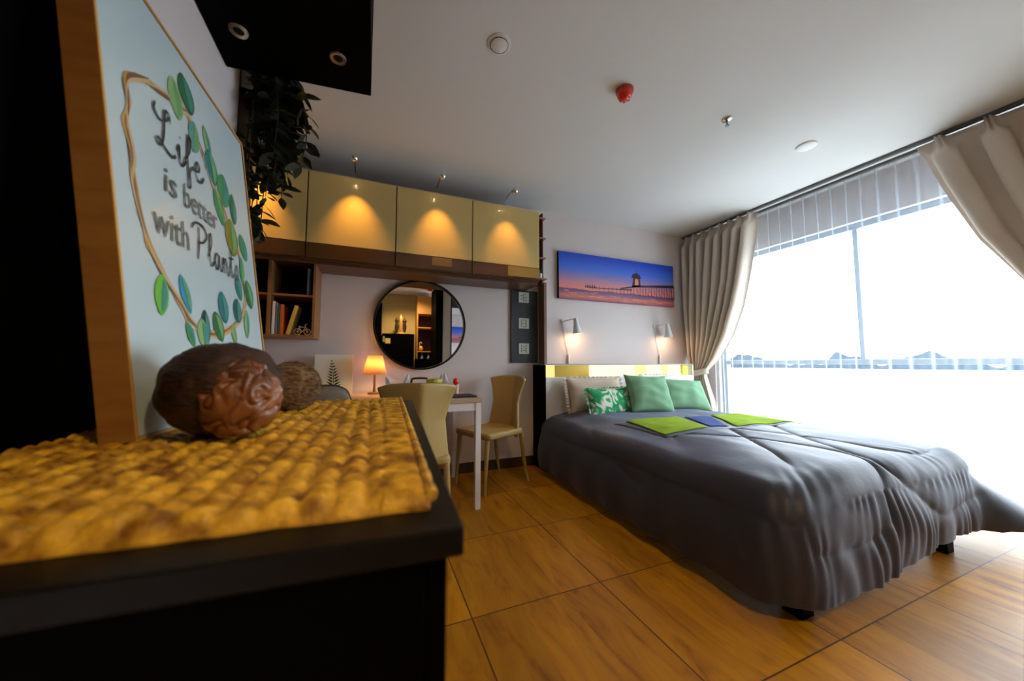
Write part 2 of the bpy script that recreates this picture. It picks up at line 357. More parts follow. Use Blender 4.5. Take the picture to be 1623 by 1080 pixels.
leaves = [(.195, .719, 'lg', .085), (.247, .767, 'dg', .08), (.264, .674, 'tg', .08), (.335, .704, 'lg', .075), (.345, .642, 't', .085), (.408, .61, 'g', .09), (.367, .545, 'g', .09), (.464, .581, 'dg', .085), (.432, .485, 'ol', .1), (.513, .481, 'g', .075), (.482, .403, 'g', .075), (.444, .343, 't', .07), (.519, .337, 'dg', .08), (.07, .252, 'bg', .075), (.153, .268, 'bl', .075), (.329, .267, 't', .075), (.417, .271, 'dt', .065), (.157, .184, 'g', .05), (.225, .205, 'dk', .075), (.21, .19, 'lg', .06), (.29, .213, 'dg', .07), (.477, .24, 'lg', .08), (.379, .202, 'lg', .05)]
bm = B()
for i, (a, c, k, ln) in enumerate(leaves):
    an = radians(90+18*sin(i*2.3)+6); ca, sa = cos(an), sin(an); ln *= 1.12; wd = ln*.26*(1+.3*sin(i*1.7))
    if a > .15: wd *= 1.15
    pts = [(a+ca*t*ln*.5-sa*s_*wd*(1-t*t)**.75, c+sa*t*ln*.5+ca*s_*wd*(1-t*t)**.75) for s_, rng in ((1, range(-8, 9)), (-1, range(7, -8, -1))) for t in [q/8 for q in rng]]
    bm.faces.new([bm.verts.new(PP(x, y, .0006+.00002*i)) for x, y in pts]).material_index = ik.index(k)
    # lighter half of the brushed leaf
    pts2 = [(a+ca*t*ln*.42-sa*s_*wd*(1-t*t)**.75, c+sa*t*ln*.42+ca*s_*wd*(1-t*t)**.75) for s_, rng in ((.05, range(-8, 9)), (-.72, range(7, -8, -1))) for t in [q/8 for q in rng]]
    bm.faces.new([bm.verts.new(PP(x, y, .0012+.00002*i)) for x, y in pts2]).material_index = len(ik)+(i % 2 if k not in ('dk', 'dt') else 1)
obj('printed_leaves', bm, im+[mat('leaf_light_green', (.13, .36, .13), .6), mat('leaf_light_teal', (.05, .26, .22), .6)], pr)
# lettering (pen strokes)
G = {
 'L': [[(.64, .82), (.62, 1.04), (.46, 1.02), (.37, .72), (.28, .32), (.12, .02), (-.04, .05), (.06, .16), (.3, .04), (.58, -.02), (.76, .1)], [(.06, 1.0), (-.02, .8), (.16, .66), (.42, .78), (.66, .98)]],
 'i': [[(.0, .28), (.14, .5), (.1, .12), (.2, 0), (.42, .25)], [(.2, .72), (.23, .76)]],
 'f': [[(-.05, .25), (.25, .6), (.4, 1.0), (.28, 1.05), (.15, .6), (.08, -.1), (.02, -.42), (.14, -.35), (.18, .05), (.42, .28)]],
 'e': [[(-.02, .22), (.25, .3), (.32, .48), (.18, .52), (.08, .25), (.16, .03), (.34, .04), (.55, .25)]],
 'P': [[(.2, .0), (.34, .5), (.42, .95)], [(.0, .8), (.25, 1.02), (.7, 1.05), (.85, .85), (.65, .6), (.36, .5)]],
 'l': [[(.0, .25), (.28, .7), (.28, 1.0), (.16, .8), (.1, .3), (.16, .02), (.4, .22)]],
 'a': [[(.34, .45), (.18, .5), (.04, .28), (.1, .03), (.25, .12), (.36, .48), (.34, .12), (.44, .02), (.58, .22)]],
 'n': [[(.0, .2), (.1, .5), (.08, .0)], [(.09, .25), (.24, .5), (.34, .4), (.32, .1), (.42, .0), (.56, .22)]],
 't': [[(.0, .25), (.18, .6), (.24, .95)], [(.22, .9), (.12, .3), (.18, .02), (.38, .2)], [(.0, .62), (.4, .68)]],
 's': [[(.0, .2), (.2, .52), (.28, .3), (.22, .05), (.0, .02)]],
}
def write(bm, word, u, v, h, adv, wd):
    for ch in word:
        for st in G[ch]:
            pts = [q[:2] for q in crom([(u+x*h*.95, v+y*h, 0) for x, y in st], 6)]
            ribbon(bm, pts, wd, .0018)
        u += adv[ch]*h
bm = B()
write(bm, 'Life', .105, .563, .088, dict(L=.80, i=.38, f=.42, e=.5), lambda t: .0019+.0016*abs(sin(t*5)))
write(bm, 'Plants', .205, .362, .085, dict(P=.80, l=.37, a=.52, n=.52, t=.38, s=.3), lambda t: .0019+.0012*abs(sin(t*4)))
obj('script_lettering', bm, mat('black_ink', (.03, .035, .04), .6), pr)
bm = B()
for tx, u, v, h, wd_ in (('is', .108, .470, .060, .046), ('better', .180, .470, .060, .160), ('with', .062, .370, .065, .122)):
    cu = bpy.data.curves.new('t', 'FONT'); cu.body = tx; cu.size = h*1.35; cu.shear = .15; cu.offset = 0; cu.resolution_u = 4
    to = bpy.data.objects.new('t', cu); COL.objects.link(to); bpy.context.view_layer.update()
    me = bpy.data.meshes.new_from_object(to.evaluated_get(bpy.context.evaluated_depsgraph_get()))
    xs = [q.co.x for q in me.vertices]; sx = wd_/(max(xs)-min(xs)); vs = [bm.verts.new(PP(u+q.co.x*sx, v+q.co.y, .0018)) for q in me.vertices]
    for f in me.polygons:
        try: bm.faces.new([vs[i] for i in f.vertices])
        except ValueError: pass
    bpy.data.objects.remove(to); bpy.data.curves.remove(cu); bpy.data.meshes.remove(me)
obj('printed_lettering', bm, mat('grey_ink', (.13, .15, .16), .6), pr)

# ------------------------------------------------------------ coconuts
def blob(bm, c, r, fn, nu=72, nv=48, rot=None):
    c = Vector(c); R3 = rot or Matrix.Identity(3)
    prof = []
    def f(i, j):
        th = 2*pi*i; ph = pi*j; d = Vector((sin(ph)*cos(th), sin(ph)*sin(th), cos(ph)))
        return c+R3@Vector((d.x*r[0], d.y*r[1], d.z*r[2]))*fn(d)
    surf(bm, f, nu, nv); bmesh.ops.remove_doubles(bm, verts=bm.verts[:], dist=1e-5)
    return bm
cc = Vector((-.236, .755, .9465))
cn = thing('carved_coconut', 'big dark carved coconut with a swirling orange-brown face, nearest on the straw mat', 'coconut', (cc.x, cc.y, .868))
M_husk = mat('dark_husk', (.010, .004, .002), .6, bump=(60, .6, (1, 1, 4)), var=(14, (.045, .014, .004), (1, 1, 3)))
def hf(d): return 1+.05*noise.noise(d*3)+.02*noise.noise(Vector((d.x*14, d.y*14, d.z*4)))
obj('husk', blob(B(), cc, (.086, .098, .080), hf), M_husk, cn, smooth=True, angle=180)
M_carve = mat('carved_shell', (.018, .006, .003), .42, coat=.2, var=(9, (.26, .085, .018), (1, 1, 1)))
def cf(d):
    s = noise.noise(d*1.4+Vector((4, 1, 2))); q = d*1.9+Vector((s, -s, s))*1.3
    return 1+.09*abs(noise.noise(q))*2-.10*exp(-((noise.noise(q*1.3+Vector((3, 3, 3))))/.10)**2)
obj('carved_face', blob(B(), cc+Vector((.036, -.052, -.012)), (.056, .056, .060), cf, 140, 90), M_carve, cn, smooth=True, angle=180)
c2 = Vector((-.197, 1.10, .930))
cn2 = thing('coconut', 'small light brown hairy coconut half hidden behind the dark carved coconut', 'coconut', (c2.x, c2.y, .868))
M_fib = mat('coconut_fibre', (.12, .055, .02), .7, bump=(90, 1, (1, 1, 6)), var=(30, (.42, .24, .11), (2, 2, 9)))
obj('husk', blob(B(), c2, (.066, .07, .062), lambda d: 1+.05*noise.noise(Vector((d.x*9, d.y*9, d.z*3)))), M_fib, cn2, smooth=True, angle=180)
bm = B()
for k in range(420):
    d = Vector((random.gauss(0, 1), random.gauss(0, 1), random.gauss(0, 1))).normalized(); p = c2+Vector((d.x*.066, d.y*.07, d.z*.062))
    t = Vector((.55, -.1, -.45))-d*d.dot(Vector((.55, -.1, -.45))); t = t.normalized() if t.length > .1 else Vector((0, 0, 1)); L0 = random.uniform(.012, .032)
    q = [p-t*L0*.5, p+d*.004, p+t*L0*.5+d*random.uniform(.001, .008)]
    if min(v.z for v in q) < .872: continue
    tube(bm, q, [.0012, .001, .0004], 4)
fb = obj('husk_fibres', bm, M_fib, cn2, smooth=True); fb['kind'] = 'stuff'

# ------------------------------------------------------------ overhead black cabinet and its side panel
oc = thing('overhead_cabinet', 'black wall cabinet overhead at the upper left, two ring downlights underneath', 'cabinet', (-.3, .6, 2.1))
bm = B(); prism(bm, [(-.528, -.35), (-.03, -.35), (-.028, 1.485), (-.528, 1.535)], 2.1, CZ-.005)
obj('body', bm, M_black, oc, bevel=.002)
for x, y in ((-.437, 1.345), (-.139, 1.335)):
    bm = B(); lathe(bm, [(.016, -.003), (.026, -.006), (.028, 0), (.016, 0), (.016, -.003)], (x, y, 2.0995), n=28)
    d = obj('downlight_ring', bm, mat('brass_ring', (.55, .45, .30), .3, 1), oc, smooth=True)
    bm = B(); lathe(bm, [(0, -.001), (.015, -.001), (.015, .0)], (x, y, 2.0995), n=20); obj('lens', bm, M_blacktop, d)
bm = box(B(), -.528, -.497, -.34, 1.0, .851, 2.1); obj('side_panel', bm, M_black, oc, bevel=.002)

# ------------------------------------------------------------ trailing plant under the cabinet
pt = thing('hanging_plant', 'dark trailing leafy plant hanging below the black overhead cabinet', 'plant', (-.40, 1.72, 2.10))
bm = B(); lathe(bm, [(0, 0), (.06, 0), (.085, .12), (.08, .12), (.056, .01), (0, .01)], (-.40, 1.745, 2.12), n=28)
obj('pot', bm, M_blacktop, pt, smooth=True)
bm = B(); box(bm, -.525, -.30, 1.66, 1.83, 2.105, 2.12); obj('bracket', bm, M_black, pt)
bs, bl = B(), B()
def leaf(bm, p, d, n_, L_, w_):
    d = d.normalized(); s = d.cross(n_)
    s = s.normalized() if s.length > .01 else Vector((1, 0, 0)); n2_ = s.cross(d)
    rows = []
    for t, w in ((0, .03), (.2, .62), (.45, 1), (.7, .8), (.88, .4), (1, .02)):
        c = p+d*L_*t+n2_*(-.18*L_*t*t)
        rows.append([bm.verts.new(c+s*w_*w+n2_*.12*w_*w), bm.verts.new(c), bm.verts.new(c-s*w_*w+n2_*.12*w_*w)])
    for a, c in zip(rows, rows[1:]):
        for k in (0, 1): bm.faces.new((a[k], a[k+1], c[k+1], c[k]))
vines0 = [(-.47, 1.70, 1.42), (-.49, 1.76, 1.55), (-.44, 1.66, 1.60), (-.42, 1.74, 1.50), (-.39, 1.68, 1.68), (-.35, 1.75, 1.72), (-.31, 1.66, 1.76), (-.27, 1.70, 1.80), (-.22, 1.68, 1.84), (-.45, 1.80, 1.66), (-.36, 1.64, 1.86), (-.29, 1.74, 1.94), (-.48, 1.68, 1.74), (-.40, 1.70, 1.80), (-.33, 1.70, 1.90), (-.46, 1.72, 1.52)]
vines = [(max(-.50, x-.035-.05*(x > -.35)), y, z) for x, y, z in vines0][::1]
for k, (x, y, z) in enumerate(vines):
    a = Vector((-.40+random.uniform(-.04, .04), 1.745+random.uniform(-.03, .03), 2.24)); e = Vector((x, y, z))
    m1 = Vector((lerp(a.x, x, .75), lerp(a.y, y, .9)-.02, 2.18)); P_ = crom([a, m1, Vector((x+random.uniform(-.02, .02), y, lerp(2.15, z, .5))), e], 9)
    tube(bs, P_, [.0022]*(len(P_)-1)+[.0008], 5)
    for i in range(5, len(P_)):
        for s_ in ((0,) if i % 2 else (0, 1)):
            p = P_[i]; 
            if p.z > 2.22: continue
            th = random.uniform(0, 2*pi); d = Vector((cos(th)*.9, sin(th)*.9, random.uniform(-.9, .15)))
            ln = random.uniform(.055, .088)
            tip = p+d.normalized()*ln
            if tip.x < -.515 or (tip.y < 1.55 and tip.z > 2.06): continue
            leaf(bl, p, d, Vector((random.gauss(0, .5), random.gauss(0, .5), 1)), ln, ln*.24)
obj('stems', bs, mat('dark_stem', (.03, .03, .012), .6), pt, smooth=True)
obj('foliage', bl, mat('dark_leaf', (.008, .020, .009), .45), pt, smooth=True)

# ------------------------------------------------------------ upper cabinets on the back wall
CY = 2.80
uc = thing('wall_cabinet_row', 'row of gold lacquer wall cabinets along the back wall under small chrome lamps', 'cabinet', (.1, D, 1.70))
xs_ = [-1.10, -.455, .155, .775, 1.415]
bm = B(); box(bm, xs_[0], xs_[-1], CY+.022, D-.001, 1.745, 2.40); obj('carcass', bm, M_brown, uc, bevel=.002)
bm = B(); box(bm, xs_[0], xs_[-1]+.003, CY+.05, D-.002, 1.722, 1.745); obj('bottom_panel', bm, M_brown, uc)
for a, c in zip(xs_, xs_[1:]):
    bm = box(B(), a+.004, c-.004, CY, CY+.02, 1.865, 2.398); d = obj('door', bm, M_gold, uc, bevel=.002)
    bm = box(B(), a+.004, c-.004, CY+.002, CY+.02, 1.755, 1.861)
    obj('reflection_band', bm, mat('reflection_brown', (.075, .040, .016), .15, coat=.5) if c < 1 else M_brown, uc)  # dark reflection of the room in the glossy doors, painted as a band
bm = box(B(), 1.10, 1.412, CY-.002, CY+.004, 1.77, 1.858); obj('reflection_block', bm, mat('reflection_ochre', (.33, .21, .045), .35), uc)  # ochre part of the painted door reflection
bm = box(B(), .44, .60, CY-.001, CY+.004, 1.79, 1.858); obj('reflection_block', bm, M_goldd, uc)  # olive part of the same painted reflection
# lamps above the cabinets
for i, (x, z) in enumerate(((-.77, 2.445), (-.148, 2.445), (.475, 2.445), (1.085, 2.445))):
    pos = ['leftmost, behind the trailing plant', 'above the second gold door from the left', 'above the third gold door', 'above the gold door at the right end'][i]
    t_ = thing('cabinet_lamp', 'tiny chrome ball lamp on an arm, '+pos, 'lamp', (x, CY-.2, z), 0, 'chrome lamps above the gold cabinets')
    bm = B(); lathe(bm, [(0, .030), (.014, .027), (.026, .014), (.030, 0), (.026, -.014), (.016, -.022), (.014, -.018), (0, -.016)], (x, CY-.2, z), (0, -.9, 1), 24)
    obj('lamp_head', bm, M_chrome, t_, smooth=True)
    bm = B(); tube(bm, [(x, CY-.19, z+.02), (x, CY-.08, z+.03), (x, CY+.03, z+.015), (x, CY+.04, 2.40)], .0035, 8); obj('arm', bm, M_chrome, t_, smooth=True)
    bm = B(); lathe(bm, [(0, 0), (.010, 0), (.010, -.002), (0, -.002)], (x, CY-.2+.010, z-.011), (0, -.9, 1), 16)
    obj('bulb', bm, emis('halogen_bulb', (1, .70, .35), 30), t_)
    lamp('cabinet_lamp_light', 'SPOT', (x, CY-.2+.018, z-.020), [5.4, 4.6, 3.8, 3.1][i], (1, .47, .085), .004, (x+.01, CY+.05, z-.68), 62, 1.0)
# open end shelves
es = thing('end_shelf_tower', 'narrow dark red shelf tower at the right end of the gold cabinets', 'shelf', (1.56, 3.06, 1.8))
obj('back_panel', box(B(), 1.55, 1.565, 3.02, D-.001, 1.78, 2.50), mat('dark_red_wood', (.07, .012, .008), .5), es)
for z in (2.448, 2.243, 2.04): obj('shelf', box(B(), 1.52, 1.59, 3.005, D-.001, z-.006, z+.006), mat('rose_wood', (.42, .20, .14), .5), es)
obj('shelf', box(B(), 1.43, 1.59, 2.99, D-.001, 1.822, 1.834), mat('rose_wood', (.42, .20, .14), .5), es)
pp = thing('potted_cactus', 'tiny green plant in a white pot on the lowest shelf of the dark red tower', 'plant', (1.535, 3.03, 1.834))
bm = B(); lathe(bm, [(0, 0), (.017, 0), (.021, .05), (.017, .05), (.015, .04), (0, .04)], (1.535, 3.03, 1.834), n=20); obj('pot', bm, M_white, pp, smooth=True)
bm = B()
for k in range(9): tube(bm, [(1.535, 3.03, 1.872), (1.535+.008*cos(k*.7), 3.03+.008*sin(k*.7), 1.90), (1.535+.016*cos(k*.7), 3.03+.016*sin(k*.7), 1.915+.012*(k % 3))], [.003, .003, .001], 5)
obj('stalks', bm, mat('plant_green', (.06, .16, .03), .6), pp)
# wooden fin
obj('trim_2', box(B(), 1.572, 1.60, 3.02, D, 0, 1.80), mat('fin_wood', (.16, .095, .06), .5, var=(3, (.20, .12, .08), (9, 9, .6))), kind='structure')

# bookcase under the cabinets
bc = thing('hanging_bookcase', 'small open oak bookcase hung under the left end of the gold cabinets', 'bookcase', (-.7, 3.0, 1.18))
bm = B(); y0, y1 = 2.85, D-.001
box(bm, -.405, -.388, y0, y1, 1.18, 1.72); box(bm, -1.10, -1.083, y0, y1, 1.18, 1.72); box(bm, -1.083, -.405, y0, y1, 1.18, 1.197)
obj('side_panels', bm, M_oak, bc, bevel=.001)
obj('partition', box(B(), -.682, -.662, y0, y1-.01, 1.197, 1.72), M_oak, bc)
obj('back_panel', box(B(), -1.083, -.405, D-.011, D-.001, 1.197, 1.72), M_black, bc)
obj('shelf', box(B(), -.662, -.405, y0+.015, y1-.01, 1.475, 1.490), M_oak, bc)
obj('shelf', box(B(), -1.083, -.682, y0+.015, y1-.01, 1.475, 1.490), M_oak, bc)
books = [(-.655, .018, .235, (.75, .74, .70), 0, 'white'), (-.633, .012, .225, (.12, .20, .30), 0, 'slim slate blue'), (-.618, .010, .20, (.05, .14, .07), 0, 'slim dark green'), (-.605, .018, .215, (.55, .12, .02), 0, 'orange-red'), (-.570, .022, .215, (.62, .46, .10), 14, 'leaning yellow')]
for x, w, h, c, tl, nm in books:
    t_ = thing('book', nm+' book standing on the lower bookcase shelf', 'book', (x, 2.9, 1.197), 0, 'books in the hanging bookcase')
    bm = B(); box(bm, x, x+w, 2.875, 3.03, 1.1975, 1.1975+h); 
    bm2 = B(); box(bm2, x+.002, x+w-.002, 2.878, 3.032, 1.2, 1.1945+h+.0035)
    if tl:
        R_ = Matrix.Translation((x, 0, 1.1975)) @ Matrix.Rotation(radians(tl), 4, 'Y') @ Matrix.Translation((-x, 0, -1.1975)); 
        for q in (bm, bm2): q.transform(Matrix.Translation((0, 0, .006)) @ R_)
    obj('cover', bm, mat('cover_'+nm.replace(' ', '_'), c, .5), t_, bevel=.001); obj('pages', bm2, mat('paper_pages', (.7, .66, .55), .8), t_)
for x, w, h, c, nm in ((-.448, .012, .20, (.25, .38, .55), 'pale blue'), (-.434, .010, .20, (.02, .03, .05), 'black')):
    t_ = thing('book', nm+' book at the right end of the upper bookcase shelf', 'book', (x, 2.9, 1.49), 0, 'books in the hanging bookcase')
    obj('cover', box(B(), x, x+w, 2.885, 3.03, 1.4905, 1.49+h), mat('cover_'+nm.replace(' ', '_'), c, .5), t_, bevel=.001)
bk = thing('bicycle_figurine', 'small white wire bicycle ornament beside the leaning yellow book', 'ornament', (-.465, 2.90, 1.197))
M_wire = mat('white_wire', (.75, .72, .68), .4)
for cx_ in (-.500, -.438):
    bm = B(); tube(bm, [(cx_+.022*cos(t*pi/12), 2.9, 1.2225+.022*sin(t*pi/12)) for t in range(25)], .0022, 6, False)
    for t in range(4): tube(bm, [(cx_+.021*cos(t*pi/4), 2.9, 1.2225+.021*sin(t*pi/4)), (cx_-.021*cos(t*pi/4), 2.9, 1.2225-.021*sin(t*pi/4))], .0007, 4)
    obj('wheel', bm, M_wire, bk, smooth=True)
bm = B()
for a, c in (((-.5, 1.2225), (-.488, 1.256)), ((-.488, 1.256), (-.452, 1.258)), ((-.438, 1.2225), (-.454, 1.275)), ((-.488, 1.25), (-.470, 1.222)), ((-.470, 1.222), (-.452, 1.255)), ((-.5, 1.2225), (-.470, 1.222)), ((-.498, 1.262), (-.478, 1.262)), ((-.454, 1.275), (-.440, 1.280))):
    tube(bm, [(a[0], 2.9, a[1]), (c[0], 2.9, c[1])], .002, 6)
obj('bicycle_frame', bm, M_wire, bk, smooth=True)

# round mirror
mc = Vector((.405, D, 1.335)); mr = .392
mi = thing('round_mirror', 'large round wall mirror with a thin black rim above the table', 'mirror', (mc.x, D, mc.z))
bm = B(); lathe(bm, [(mr-.010, .0), (mr+.006, 0), (mr+.006, -.032), (mr-.010, -.032), (mr-.010, 0)], mc, (0, 1, 0), 96); obj('rim', bm, mat('black_rim', (.01, .01, .012), .3, .3), mi, smooth=True)
bm = B(); lathe(bm, [(0, -.012), (mr-.010, -.012), (mr-.010, -.001), (0, -.001)], mc, (0, 1, 0), 96); obj('mirror_glass', bm, M_mirror, mi)
# dark panel with three tiny pictures
dp = thing('wall_panel', 'tall narrow black wall panel holding three small square pictures', 'panel', (1.4, D, 1.0))
obj('board', box(B(), 1.262, 1.555, D-.02, D-.001, 1.0, 1.722), mat('blue_black_board', (.012, .018, .024), .5), dp, bevel=.002)
for z in (1.652, 1.391, 1.140):
    f = obj('small_picture', box(B(), 1.343, 1.453, D-.026, D-.02, z-.052, z+.052), mat('sage_white', (.52, .56, .48), .6), dp)
    bm = B()
    for k in range(5):
        for j in range(3):
            if (k*2+j+int(z*10)) % 4: box(bm, 1.363+.024*j, 1.379+.024*j, D-.0275, D-.026, z-.036+.016*k, z-.027+.016*k)
    obj('tile_motif', bm, mat('motif_dark', (.10, .12, .10), .7), f)

# pier canvas
A = (1.79, 3.385, 1.675, 2.175); yF = D-.042
pc = thing('pier_canvas', 'wide panoramic canvas of a pier with a tower at sunset above the bed', 'picture', (2.58, D, 1.67))
m = bpy.data.materials.new('sunset_print'); m.use_nodes = True; N = m.node_tree.nodes; L = m.node_tree.links; p = N['Principled BSDF']; p.inputs['Roughness'].default_value = .5
tc = N.new('ShaderNodeTexCoord'); sp = N.new('ShaderNodeSeparateXYZ'); L.new(tc.outputs['Object'], sp.inputs[0])
mr1 = N.new('ShaderNodeMapRange'); mr1.inputs['From Min'].default_value = .005; mr1.inputs['From Max'].default_value = .505
L.new(sp.outputs['Z'], mr1.inputs[0])
ns = N.new('ShaderNodeTexNoise'); mp = N.new('ShaderNodeMapping'); mp.inputs['Scale'].default_value = (2.5, 1, 22); L.new(tc.outputs['Object'], mp.inputs[0]); L.new(mp.outputs[0], ns.inputs[0]); ns.inputs['Scale'].default_value = 1.6; ns.inputs['Detail'].default_value = 4
ad = N.new('ShaderNodeMath'); ad.operation = 'MULTIPLY_ADD'; L.new(ns.outputs[0], ad.inputs[0]); ad.inputs[1].default_value = .10; L.new(mr1.outputs[0], ad.inputs[2])
r = N.new('ShaderNodeValToRGB'); L.new(ad.outputs[0], r.inputs[0]); E = r.color_ramp.elements
E[0].position = .05; E[0].color = (.30, .06, .12, 1); E[1].position = 1; E[1].color = (.01, .06, .60, 1)
for q, c in ((.13, (.62, .16, .12)), (.20, (.22, .08, .18)), (.265, (.10, .05, .16)), (.275, (.80, .22, .16)), (.40, (.62, .22, .26)), (.55, (.26, .20, .46)), (.72, (.05, .16, .75))):
    e = E.new(q); e.color = (*c, 1)
L.new(r.outputs[0], p.inputs['Base Color'])
cv = obj('canvas', box(B(), A[0], A[1], yF, D-.001, A[2], A[3]), m, pc, bevel=.002)
cv.data.materials.append(mat('canvas_side', (.01, .012, .03), .6))
for f in cv.data.polygons:
    if abs(f.normal.x) > .9: f.material_index = 1
bm = B(); yp = yF-.0006
def q4(*pts): poly(bm, [(A[0]+a*(A[1]-A[0]), yp, A[2]+c*(A[3]-A[2])) for a, c in pts])
q4((.0, .20), (1, .20), (1, .215), (.0, .215)) if False else None
q4((.22, .265), (.60, .30), (.60, .325), (.22, .28)); q4((.60, .38), (1, .46), (1, .53), (.60, .42)); q4((.50, .31), (.66, .40), (.66, .44), (.50, .34))
for k in range(26):
    a = .26+.74*(k/25)**.8; tp = .30+.17*max(0, (a-.45))/.55; lo = tp-.06-.38*max(0, a-.35); wd = .0016+.003*max(0, a-.4)
    q4((a-wd, lo), (a+wd, lo), (a+wd*.8, tp+.03), (a-wd*.8, tp+.03))
for k in range(9):
    a = .64+.04*k; q4((a, .34+.01*k), (a+.028, .20+.0*k), (a+.031, .20), (a+.003, .34+.01*k))
q4((.6, .40), (.68, .42), (.672, .60), (.612, .60)); q4((.595, .60), (.685, .60), (.675, .67), (.605, .67)); q4((.60, .67), (.68, .67), (.65, .72), (.63, .72)); q4((.639, .72), (.642, .72), (.642, .80), (.639, .80))
for k in range(7): a = .20+.014*k; q4((a, .27), (a+.011, .27), (a+.009, .31+.02*(k % 3)), (a+.002, .31+.02*((k+1) % 3)))
obj('pier_silhouette', bm, mat('pier_ink', (.035, .02, .055), .6), cv)
bm = B(); yp = yF-.0012
q4((.625, .43), (.66, .44), (.656, .585), (.628, .585))
for k in range(16):
    a = .02+.3*random.random(); c = .05+.13*random.random(); q4((a, c), (a+.035, c), (a+.035, c+.012), (a, c+.012))
for k in range(24):
    a = .4+.58*random.random(); c = .02+.12*random.random(); q4((a, c), (a+.05, c), (a+.05, c+.010), (a, c+.010))
obj('sunset_glints', bm, mat('glint_ink', (.75, .26, .16), .6), cv)

# wall reading lamps
for i, (x, lbl) in enumerate(((1.945, 'left one of two white cone reading lamps above the headboard'), (3.19, 'right one of two white cone reading lamps above the headboard, nearer the curtain'))):
    t_ = thing('reading_lamp', lbl, 'lamp', (x-.06, D, 1.42), 0, 'reading lamps above the headboard')
    bm = B(); lathe(bm, [(0, 0), (.022, 0), (.022, -.012), (0, -.014)], (x-.09, D-.001, 1.435), (0, 1, 0), 24); obj('wall_plate', bm, M_white, t_, smooth=True)
    bm = B(); tube(bm, [(x-.09, D-.012, 1.435), (x-.075, D-.07, 1.44), (x-.01, 3.03, 1.455)], .006, 8); obj('arm', bm, M_white, t_, smooth=True)
    bm = B(); ax = (-.12, .05, -1)
    lathe(bm, [(0, -.012), (.018, -.010), (.024, .02), (.027, .05), (.044, .135), (.050, .150), (.0475, .150), (.042, .135), (.024, .05), (0, .045)], (x-.005, 3.03, 1.45), (.12, 0, -1), 32)
    obj('lamp_shade', bm, M_white, t_, smooth=True)
    bm = B(); blob(bm, (x+.008, 3.03, 1.345), (.018, .018, .024), lambda d: 1, 16, 10); obj('bulb', bm, emis('warm_bulb', (1, .72, .42), 4), t_)
    bm = B(); tube(bm, crom([(x-.09, D-.008, 1.42), (x-.07, D-.006, 1.25), (x-.035, D-.007, 1.10), (x-.03, D-.012, 1.02)], 6), .0025, 6); obj('cord', bm, M_white, t_, smooth=True)
    obj('cord_switch', box(B(), x-.040, x-.020, D-.026, D-.004, .99, 1.09), M_white, t_, bevel=.004)
    lamp('reading_lamp_light', 'POINT', (x+.008, 3.03, 1.30), .30, (1, .55, .25), .02)

# ------------------------------------------------------------ bed
bd_ = thing('bed', 'double bed with a white headboard and a lit yellow strip', 'bed', (2.45, 1.9, 0))
obj('bed_frame', box(B(), 1.56, 3.00, .87, 2.88, .20, .29), M_black, bd_, bevel=.005)
for x, y in ((1.565, .875), (2.80, .875), (1.565, 2.80), (2.80, 2.80)): obj('leg', box(B(), x, x+.075, y, y+.075, 0, .20), M_black, bd_, bevel=.003)
HX0, HX1, HY = 1.512, 3.42, 2.90
hb = obj('headboard', box(B(), HX0+.01, HX1, HY, D-.09, 0.30, .862), M_white, bd_, bevel=.003)
obj('headboard_cap', box(B(), HX0, HX1+.003, HY-.002, D-.001, .978, .990), mat('grey_cap', (.33, .31, .31), .5), hb)
obj('headboard_side', box(B(), HX0-.006, HX0+.009, HY-.004, D-.001, 0, .978), M_black, hb)
obj('headboard_side', box(B(), HX1-.012, HX1+.003, HY-.002, D-.001, .3, .978), M_white, hb)
b = B(); box(b, HX0+.01, HX1-.012, HY+.06, HY+.066, .862, .978)
ledm = emis('strip_light', (1, .93, .62), .27); obj('light_strip', b, ledm, hb)
for x0_, x1_, m_ in ((1.635, 2.02, mat('gold_block', (.50, .32, .04), .3, .4)), (3.28, 3.36, mat('yellow_tab', (.80, .72, .05), .5)), (HX0+.02, 1.63, emis('strip_yellow', (1, .86, .30), .21)), (2.62, 2.75, emis('strip_lemon', (1, .90, .40), .23)), (3.0, 3.06, emis('strip_lemon', (1, .90, .40), .23))):
    obj('strip_panel', box(B(), x0_, x1_, HY+.02, HY+.05, .864, .976), m_, hb, bevel=.002)
obj('panel_joint', box(B(), 1.79, 1.793, HY-.001, HY+.01, .3, .862), mat('joint_grey', (.3, .3, .3), .7), hb)
ma = obj('mattress', box(B(), 1.56, 3.02, .95, 2.88, .291, .44), M_wcot, bevel=.03); tag(ma, 'white mattress hidden beneath the charcoal comforter', 'mattress')

# comforter
seams = [
 [(1.81, 1.7, .53), (1.6, 1.45, .53), (1.46, 1.25, .48), (1.43, 1.1, .36), (1.43, 1.0, .2)],
 [(2.35, 1.75, .53), (1.96, 1.23, .53), (1.73, .96, .53), (1.62, .86, .50), (1.52, .82, .46), (1.44, .88, .44), (1.43, 1.05, .42), (1.43, 1.4, .40)],
 [(1.75, 1.75, .53), (2.1, 1.45, .53), (2.21, 1.05, .53), (2.18, .90, .51), (2.12, .83, .44), (2.08, .83, .32), (1.96, .83, .27), (1.75, .83, .26), (1.55, .83, .27)],
 [(2.78, 1.72, .53), (2.38, 1.21, .53), (2.24, .95, .52), (2.27, .84, .46), (2.40, .83, .36), (2.55, .83, .27), (2.75, .83, .28), (2.99, .83, .31), (3.2, .85, .30)],
 [(2.3, 1.75, .53), (2.49, 1.33, .53), (2.53, .98, .53), (2.69, .90, .52), (2.95, .98, .52), (2.95, 1.3, .52)],
 [(3.10, 1.05, .36), (3.12, 1.6, .36), (3.10, 2.3, .36)], [(1.43, 1.6, .3), (1.44, 2.0, .42), (1.6, 2.3, .53)],
]
SP = []
